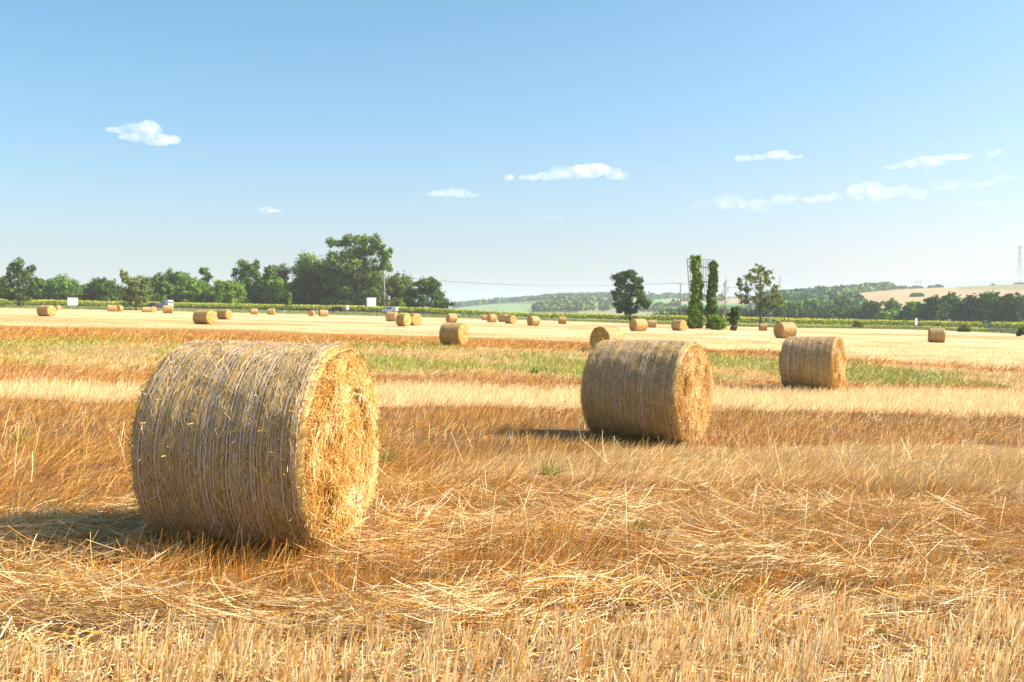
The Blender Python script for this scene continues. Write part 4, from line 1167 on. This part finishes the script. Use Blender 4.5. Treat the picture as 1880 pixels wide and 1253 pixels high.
def lattice(px, pyt, Y, zbase, label, arms, wb=.16, dark=False, rs=1.0):
    X = (px - CX) / F * Y; h = EYE - (pyt - HY) / F * Y - zbase; root = empty("power_pylon", (X, Y, zbase)); r = Y * .00009 * rs
    m = MB(); w0 = h * wb / 2; wt = w0 * .22; zs = [0, .25, .45, .62, .76, .88, 1.0]
    W = lambda t: w0 + (wt - w0) * min(t / .62, 1)
    for sx in (-1, 1):
        for sy in (-1, 1): m.tube([(sx * W(t), sy * W(t), h * t) for t in zs], r * 1.2, 4)
    for a_, b_2 in zip(zs[:-1], zs[1:]):
        for s in (-1, 1):
            m.tube([(-W(a_), s * W(a_), h * a_), (W(b_2), s * W(b_2), h * b_2)], r * .7, 4); m.tube([(W(a_), s * W(a_), h * a_), (-W(b_2), s * W(b_2), h * b_2)], r * .7, 4)
    m.build("tower", M_PYLON, root)
    tips = []
    for (f_, hw) in arms:
        mm_ = MB(); mm_.tube([(-hw * h, 0, f_ * h), (hw * h, 0, f_ * h)], r * 1.3, 4); mm_.tube([(-hw * h, 0, f_ * h), (0, 0, f_ * h + .03 * h), (hw * h, 0, f_ * h)], r * .9, 4)
        mm_.build("arm", M_PYLON, root)
        for s in (-1, 1): tips.append(Vector((X + s * hw * h, Y, zbase + f_ * h)))
    tag(root, label, "pylon"); return tips


def hframe(px, pyt, Y, zbase, label, wpx):
    X = (px - CX) / F * Y; h = EYE - (pyt - HY) / F * Y - zbase; root = empty("power_pylon", (X, Y, zbase)); k = Y / F; r = Y * .00016; w = wpx * k / 2; m = MB()
    for s in (-1, 1): m.tube([(s * w, 0, 0), (s * w, 0, h * .8), (s * w * 1.5, 0, h)], r * 1.3, 5)
    m.tube([(-w, 0, h * .42), (w, 0, h * .8)], r * .7, 4); m.tube([(w, 0, h * .42), (-w, 0, h * .8)], r * .7, 4)
    m.build("tower", M_PYLON, root); MB().tube([(-w * 1.7, 0, h * .8), (w * 1.7, 0, h * .8)], r * 1.4, 5).build("arm", M_PYLON, root)
    tag(root, label, "pylon"); return [Vector((X - w * 1.7, Y, zbase + h * .8)), Vector((X + w * 1.7, Y, zbase + h * .8))]

# ------------------------------------------------------------------ hills
def fields_col(px, py, kind):
    n = fbm(px * .03, py * .12, 5, 3); n2 = fbm(px * .06, py * .25, 15, 3)
    if kind == 'mid':
        c = np.tile(np.array([.16, .19, .08]), px.shape + (1,)) * (.8 + .4 * n2[..., None])
        lg = ((py > 559 + .0 * px) & (py < 584) & (px < 1000 - (py - 560) * .9) & (px > 840)); c = np.where(lg[..., None], np.array([.22, .31, .13]), c)
        sc_ = (px > 965) & (px < 1085) & (py > 553) & (px > 1000 - (py - 555) * 1.4); c = np.where(sc_[..., None], np.array([.12, .14, .06]) * (.7 + .6 * n2[..., None]), c)
        g2 = (py > 548) & (py < 562) & (px > 1070); c = np.where(g2[..., None], np.array([.19, .31, .10]), c)
        tn = (py > 551 - (px - 1230) * .02) & (py < 557) & (px > 1225); c = np.where(tn[..., None], np.array([.38, .28, .17]), c)
        dk = (py > 561) & (py < 566) & (px > 1085); c = np.where(dk[..., None], np.array([.09, .13, .06]), c)
        pl = (py > 567) & (px > 1060); c = np.where(pl[..., None], np.array([.28, .27, .14]) * (.75 + .5 * n2[..., None]), c)
    else:
        c = np.tile(np.array([.42, .30, .15]), px.shape + (1,)) * (.9 + .2 * n[..., None])
        gr = (py < 532 + 2 * n) & (px > 1760); c = np.where(gr[..., None], np.array([.26, .24, .11]), c)
        gg = (px < 1560 - (py - 540)); c = np.where(gg[..., None], np.array([.14, .17, .07]), c)
    return c


def hill(name, pxs, pys, Yr_, Yb, zb, kind, label, flatcol=None, mt=None):
    nx, nt_ = 160, 70; px = np.linspace(pxs[0], pxs[-1], nx); py = np.interp(px, pxs, pys)
    zr = EYE - (py - HY) / F * Yr_
    t = np.concatenate([np.linspace(0, 1, nt_), np.linspace(1.03, 1.5, 8)])
    T, PX = np.meshgrid(t, px, indexing='ij'); Yg = Yb + (Yr_ - Yb) * T
    ZR = np.broadcast_to(zr[None, :], T.shape)
    prof = np.where(T <= 1, np.sin(np.clip(T, 0, 1) * PI / 2) ** 1.15, 1 - ((T - 1) * 1.6) ** 1.5)
    fade = sstep(0, .10, (PX - pxs[0]) / (pxs[-1] - pxs[0])) * sstep(0, .06, (pxs[-1] - PX) / (pxs[-1] - pxs[0])) if kind == 'mountain' else 1
    Z = zb + (ZR - zb) * prof * fade
    Xg = (PX - CX) / F * Yg
    PYg = HY + (EYE - Z) / Yg * F
    c = fields_col(PX, PYg, kind) if flatcol is None else np.tile(np.array(flatcol), T.shape + (1,)) * (.85 + .3 * fbm(PX * .05, Yg * .001, 3)[..., None])
    n1_, n2_ = T.shape; i = (np.arange(n1_ - 1)[:, None] * n2_ + np.arange(n2_ - 1)[None, :])
    me = mesh_np(name, np.stack([Xg, Yg, Z], -1).reshape(-1, 3), np.stack([i, i + 1, i + n2_ + 1, i + n2_], -1).reshape(-1, 4), c.reshape(-1, 3), M_FAR, True)
    tag(link(name, me), label, kind="structure")
    def zat(p, Yq):
        tt = (Yq - Yb) / (Yr_ - Yb); zz = np.interp(p, px, zr)
        return zb + (zz - zb) * np.where(tt <= 1, np.sin(np.clip(tt, 0, 1) * PI / 2) ** 1.15, 1 - (np.clip(tt - 1, 0, 1) * 1.6) ** 1.5)
    return zat

zA = hill("hills", [760, 835, 880, 920, 960, 1000, 1050, 1100, 1150, 1200, 1260, 1320, 1400, 1470, 1560, 1640], [571, 566, 562, 558, 556, 553, 550, 549, 549, 550, 549, 547, 546, 546, 548, 556], 2300, 800, -9, 'mid', "green hills with fields and scrub in the distance")
zB = hill("hillside", [1380, 1440, 1500, 1560, 1600, 1640, 1700, 1760, 1820, 1880, 2000, 2200], [556, 550, 546, 542, 538, 534, 532, 529.5, 527, 524.5, 522, 524], 1500, 620, -9, 'tan', "tan ploughed hillside above the dark wood")
hill("mountains", [1380, 1480, 1560, 1640, 1700, 1740, 1790, 1825, 1850, 1900, 2000, 2200, 2400], [540, 535, 533, 529, 524, 520, 518, 516, 515, 519, 526, 530, 534], 8600, 6500, -9, 'mountain', "pale blue mountains on the horizon", (.10, .12, .08))
hill("mountain", [700, 780, 830, 850, 900, 1000], [562, 558, 556, 557, 566, 572], 8200, 6500, -9, 'mountain', "pale blue hill on the horizon beyond the belt", (.10, .12, .08))


def woods(name, spots, label, pal, kind='stuff'):
    """far wood: clumps of leaf sprays, one mass"""
    acc = Acc(); g = np.random.default_rng(len(spots))
    P = np.array(spots); n = 70
    for (x, y, z, r) in P:
        d = norm(g.normal(size=(n, 3))); d[:, 2] = np.abs(d[:, 2]) * 1.0 - .25
        p = np.array([x, y, z + r * .7]) + d * (r * g.uniform(.6, 1.05, n))[:, None] * np.array([1, 1, 1.05])
        nr_ = norm(d + g.normal(0, .45, (n, 3))); a = norm(np.cross(nr_, g.normal(size=(n, 3)))); b = np.cross(nr_, a); s = (r * g.uniform(.28, .5, n))[:, None]
        V = np.stack([p - a * s, p + b * s * .7, p + a * s, p - b * s * .7], 1).reshape(-1, 3)
        col = np.array(PAL[pal])[g.integers(0, 3, n)] * g.uniform(.75, 1.25)
        acc.add(V, np.arange(n)[:, None] * 4 + np.arange(4)[None, :], np.repeat(col, 4, 0))
    tag(link(name, acc.mesh(name, M_FAR)), label, "woodland", kind=kind)

def on(zf, px, Y, r): return ((px - CX) / F * Y, Y, float(zf(px, Y)) - .15 * r, r)
g_ = np.random.default_rng(31)
# ridge woodland on the green hills
sp = [on(zA, px, 2300 - g_.uniform(0, 260) , g_.uniform(5.5, 9)) for px in np.concatenate([g_.uniform(835, 1130, 300), g_.uniform(1000, 1200, 90)])]
woods("ridge_woodland", sp, "dark blue green woodland along the crest of the green hills", 'mid')
sp = []
for q in range(330):
    px = g_.uniform(960, 1090); Y = g_.uniform(1150, 2150); z = float(zA(px, Y)); py = HY + (EYE - z) / Y * F
    if px > 1000 - (py - 555) * 1.4: sp.append(on(zA, px, Y, g_.uniform(3, 6.5)))
for q in range(150):
    px = g_.uniform(1085, 1330); Y = g_.choice([1150, 1300, 1500, 1750, 1850]) + g_.normal(0, 12); sp.append(on(zA, px, Y, g_.uniform(2.5, 5)))
for px0 in (868, 895, 905, 860): sp += [on(zA, px0 + g_.normal(0, 5), 1080 + g_.normal(0, 12), g_.uniform(3, 4.5)) for q in range(6)]
woods("hillside_scrub", sp, "patches of scrub and hedges on the slope of the green hills", 'olive')
sp = [on(zA, px + g_.normal(0, 4), 2290 + g_.normal(0, 15), r) for (px, r) in ((1205, 8), (1213, 8), (1226, 11), (1228, 9), (1243, 9), (1259, 9), (1262, 8), (1285, 8)) for q in range(4)]
woods("skyline_trees", sp, "rounded trees dotted on the skyline of the green hills", 'mid')
sp = [on(zB, px, 1480 - g_.uniform(0, 420) * max(0, 1 - (px - 1440) / 210), g_.uniform(5, 9)) for px in g_.uniform(1395, 1636, 420)]
sp += [on(zB, px, 1495, g_.uniform(3, 5)) for px in g_.uniform(1640, 1730, 24)] + [on(zB, 1621 + g_.normal(0, 5), 1470, 9) for q in range(8)]
sp += [on(zB, px, 900 + g_.uniform(-120, 150), g_.uniform(5, 8.5)) for px in g_.uniform(1410, 1580, 130)]
woods("ridge_woodland", sp, "hazy green woodland on the shoulder of the tan hillside", 'mid')
sp = [on(zB, 1683 + g_.normal(0, 6), 1020 + g_.normal(0, 8), g_.uniform(1.6, 2.6)) for q in range(30)] + [on(zB, 1825 + g_.normal(0, 2), 1490, 3) for q in range(3)] + [on(zB, 1872 + g_.normal(0, 5), 1490, 3) for q in range(10)]
woods("hillside_thicket", sp, "small dark thickets on the tan hillside", 'dark')

GP = "cables of the high voltage line"
z1 = float(zB(1871, 1500)); tipsR = lattice(1872, 451, 1500, z1, "tall lattice pylon with three arms on the hillside at the picture's edge", ((.62, .09), (.80, .09), (.955, .09)), .17)
tipsM = hframe(1686.5, 510, 1900, float(zB(1686, 1500)) - 8, "pale two legged pylon beyond the crest of the tan hillside", 8)
tipsL = lattice(1431.5, 507, 2250, float(zA(1431, 2250)), "pale lattice pylon behind the thin sparse tree", ((.72, .22), (.98, .10)), .22)
hframe(1070, 559, 1300, float(zA(1070, 1300)), "tiny white two legged pylon on the slope of the green hills", 8)
for k, s in enumerate((0, 1)):
    cable(tipsM[s], tipsR[2 * s + 1], 9, .07, "high voltage cable between the two legged pylon and the tall lattice pylon", GP)
    cable(tipsL[s], tipsM[s], 12, .08, "high voltage cable between the pale lattice pylon and the two legged pylon", GP)

# ------------------------------------------------------------------ clouds
def cloud_mat(name, dens):
    m = bpy.data.materials.new(name); m.use_nodes = True; nt = m.node_tree
    nt.nodes.remove(nt.nodes["Principled BSDF"])
    v = nt.nodes.new("ShaderNodeVolumePrincipled"); v.inputs["Color"].default_value = (1, .985, .97, 1); v.inputs["Anisotropy"].default_value = .0
    geo = nt.nodes.new("ShaderNodeNewGeometry"); n = nt.nodes.new("ShaderNodeTexNoise"); n.inputs["Scale"].default_value = .012; n.inputs["Detail"].default_value = 5; n.inputs["Roughness"].default_value = .62
    nt.links.new(geo.outputs["Position"], n.inputs["Vector"])
    q = nt.nodes.new("ShaderNodeMapRange"); q.inputs[1].default_value = .40; q.inputs[2].default_value = .70; q.inputs[3].default_value = 0.0; q.inputs[4].default_value = dens
    nt.links.new(n.outputs["Fac"], q.inputs[0]); nt.links.new(q.outputs[0], v.inputs["Density"])
    nt.links.new(v.outputs[0], nt.nodes["Material Output"].inputs["Volume"])
    return m
M_CLOUD = cloud_mat("cloud_vapour", .012); M_CLOUDT = cloud_mat("thin_cloud_vapour", .0045)
CLOUDS = [
 ([(225, 240, 28, 5), (250, 237, 25, 10), (268, 233, 20, 12), (283, 236, 15, 11), (255, 255, 30, 8), (290, 257, 30, 10), (310, 262, 15, 5), (200, 239, 15, 4)], 0, "largest white puff alone in the deep blue on the left of the sky"),
 ([(484, 385, 12, 6), (505, 388, 16, 3)], 0, "tiny white cloud low above the poplars"),
 ([(800, 357, 18, 6), (818, 355, 18, 8), (840, 355, 18, 8), (862, 360, 14, 5)], 0, "small oval white cloud above the dark cone tree"),
 ([(935, 327, 12, 6), (975, 326, 20, 6), (1010, 322, 26, 10), (1050, 320, 30, 13), (1085, 314, 25, 14), (1100, 310, 24, 12), (1130, 318, 18, 12)], 0, "long white cloud growing taller to one side, in the middle of the sky"),
 ([(1008, 400, 16, 4), (1030, 400, 8, 3)], 1, "faint tiny cloud streak below the long white cloud"),
 ([(1365, 290, 18, 6), (1395, 288, 16, 5), (1425, 285, 16, 8), (1450, 288, 14, 5), (1470, 288, 10, 5)], 0, "thin white cloud with a bump in its middle, above the sparse tree"),
 ([(1640, 307, 22, 3), (1670, 301, 20, 8), (1700, 298, 25, 11), (1725, 295, 22, 10), (1760, 289, 30, 5)], 0, "white cloud with a trailing thin tail, above the larger low cloud"),
 ([(1828, 282, 14, 6)], 0, "small round white cloud near the edge of the sky"),
 ([(1490, 368, 16, 6), (1510, 364, 16, 7), (1533, 360, 11, 8)], 0, "small white cloud adjoining the larger low cloud"),
 ([(1575, 350, 20, 12), (1605, 350, 25, 14), (1640, 353, 25, 13), (1680, 355, 18, 9), (1600, 363, 35, 8)], 0, "larger low white cloud with lumpy top on the right of the sky"),
 ([(1725, 343, 25, 8), (1765, 340, 18, 10), (1800, 338, 26, 6), (1845, 327, 20, 5)], 1, "faint broken cloud trailing off from the larger low cloud"),
 ([(1300, 372, 22, 9), (1340, 372, 35, 12), (1390, 375, 35, 10), (1435, 368, 25, 11), (1400, 386, 25, 5)], 1, "wide pale veil of cloud above the ivy covered posts"),
 ([(1775, 377, 14, 3), (1805, 375, 24, 4), (1845, 374, 12, 3)], 1, "faint flat streak of cloud under the larger low cloud"),
]
YC = 6000.0
for ci, (puffs, thin, lab) in enumerate(CLOUDS):
    g = np.random.default_rng(500 + ci); bm = bmesh.new(); k = YC / F
    mx = float(np.mean([q[0] for q in puffs])); my = float(np.mean([q[1] for q in puffs])); c = at(mx, my, YC)
    for (px, py, rx, ry) in puffs:
        rx *= 1.15; ry *= 1.18
        for s in range(5):
            jx = g.uniform(-.7, .7) * rx; jy = g.uniform(-.5, .4) * ry; f_ = g.uniform(.45, .75) if s else .85
            q = at(px + (jx if s else 0), py + (jy if s else 0), YC) - c; q.y = g.normal(0, 25)
            bmesh.ops.create_icosphere(bm, subdivisions=2, radius=1.0, matrix=Matrix.Translation(q) @ Matrix.Diagonal((rx * k * f_, max(ry * 1.5, rx * .7) * k * f_, ry * k * f_, 1)))
    me = bpy.data.meshes.new("cloud"); bm.to_mesh(me); bm.free()
    tmp = bpy.data.objects.new("cloud_shape", me); COL.objects.link(tmp)
    rm = tmp.modifiers.new("r", 'REMESH'); rm.mode = 'VOXEL'; rm.voxel_size = 7.0
    dg = bpy.context.evaluated_depsgraph_get(); ev = tmp.evaluated_get(dg)
    me2 = bpy.data.meshes.new_from_object(ev); bpy.data.objects.remove(tmp)
    n = len(me2.vertices); co = np.empty(n * 3, np.float32); me2.vertices.foreach_get("co", co); co = co.reshape(-1, 3)
    d1 = fbm(co[:, 0] / 28 + 5 * ci, co[:, 2] / 22 + co[:, 1] / 40, ci, 3) - .5
    nn = norm(co * np.array([.15, .5, 1])); co = co + nn * (d1 * 22)[:, None]
    me2.vertices.foreach_set("co", co.astype(np.float32).ravel()); me2.update(); me2.name = "cloud"
    me2.materials.clear(); me2.materials.append(M_CLOUDT if thin else M_CLOUD)
    o = link("cloud", me2, None, c); tag(o, lab, "cloud", "small fair weather clouds")

# ------------------------------------------------------------------ haze
hz_ = MB().box(-9800, 9800, -60, 9900, -11.5, 190)
mh = bpy.data.materials.new("haze_air"); mh.use_nodes = True; nt = mh.node_tree; nt.nodes.remove(nt.nodes["Principled BSDF"])
v = nt.nodes.new("ShaderNodeVolumePrincipled"); v.inputs["Color"].default_value = (.80, .89, 1, 1); v.inputs["Density"].default_value = .00016; v.inputs["Anisotropy"].default_value = .1
nt.links.new(v.outputs[0], nt.nodes["Material Output"].inputs["Volume"])
tag(hz_.build("haze", mh), "thin pale haze in the air over the valley", "haze", kind="stuff")

# ------------------------------------------------------------------ light
SUN_AZ, SUN_EL = R(0.0), R(39.0)      # azimuth counted from +x towards +y
w = bpy.data.worlds.new("World"); scene.world = w; w.use_nodes = True; nt = w.node_tree
sky = nt.nodes.new("ShaderNodeTexSky"); sky.sky_type = 'NISHITA'; sky.sun_disc = False
sky.sun_elevation = SUN_EL; sky.sun_rotation = R(90) - SUN_AZ
sky.air_density = 1.0; sky.dust_density = 2.5; sky.ozone_density = 6.0; sky.altitude = 100
hs = nt.nodes.new("ShaderNodeHueSaturation"); hs.inputs["Hue"].default_value = .48; hs.inputs["Saturation"].default_value = 1.2
tn = nt.nodes.new("ShaderNodeVectorMath"); tn.operation = 'MULTIPLY'; tn.inputs[1].default_value = (1.4, 1.12, 1.07)
nt.links.new(sky.outputs[0], hs.inputs["Color"]); nt.links.new(hs.outputs[0], tn.inputs[0]); nt.links.new(tn.outputs[0], nt.nodes["Background"].inputs["Color"])
nt.nodes["Background"].inputs["Strength"].default_value = .098
sl = bpy.data.lights.new("sun", 'SUN'); sl.energy = 5.0; sl.angle = R(.53); sl.color = (1, .93, .82)
so = bpy.data.objects.new("sun", sl); COL.objects.link(so)
sd = Vector((math.cos(SUN_EL) * math.cos(SUN_AZ), math.cos(SUN_EL) * math.sin(SUN_AZ), math.sin(SUN_EL)))
so.rotation_euler = sd.to_track_quat('Z', 'Y').to_euler()

scene.view_settings.view_transform = 'Standard'; scene.view_settings.look = 'None'; scene.view_settings.gamma = 1; scene.view_settings.exposure = 1.0
scene.render.engine = 'CYCLES'
cy = scene.cycles
cy.use_denoising = True; cy.max_bounces = 8; cy.diffuse_bounces = 2; cy.glossy_bounces = 2; cy.transmission_bounces = 3; cy.transparent_max_bounces = 8
cy.volume_bounces = 6; cy.caustics_reflective = False; cy.caustics_refractive = False
cy.volume_step_rate = 1.0; cy.volume_max_steps = 128
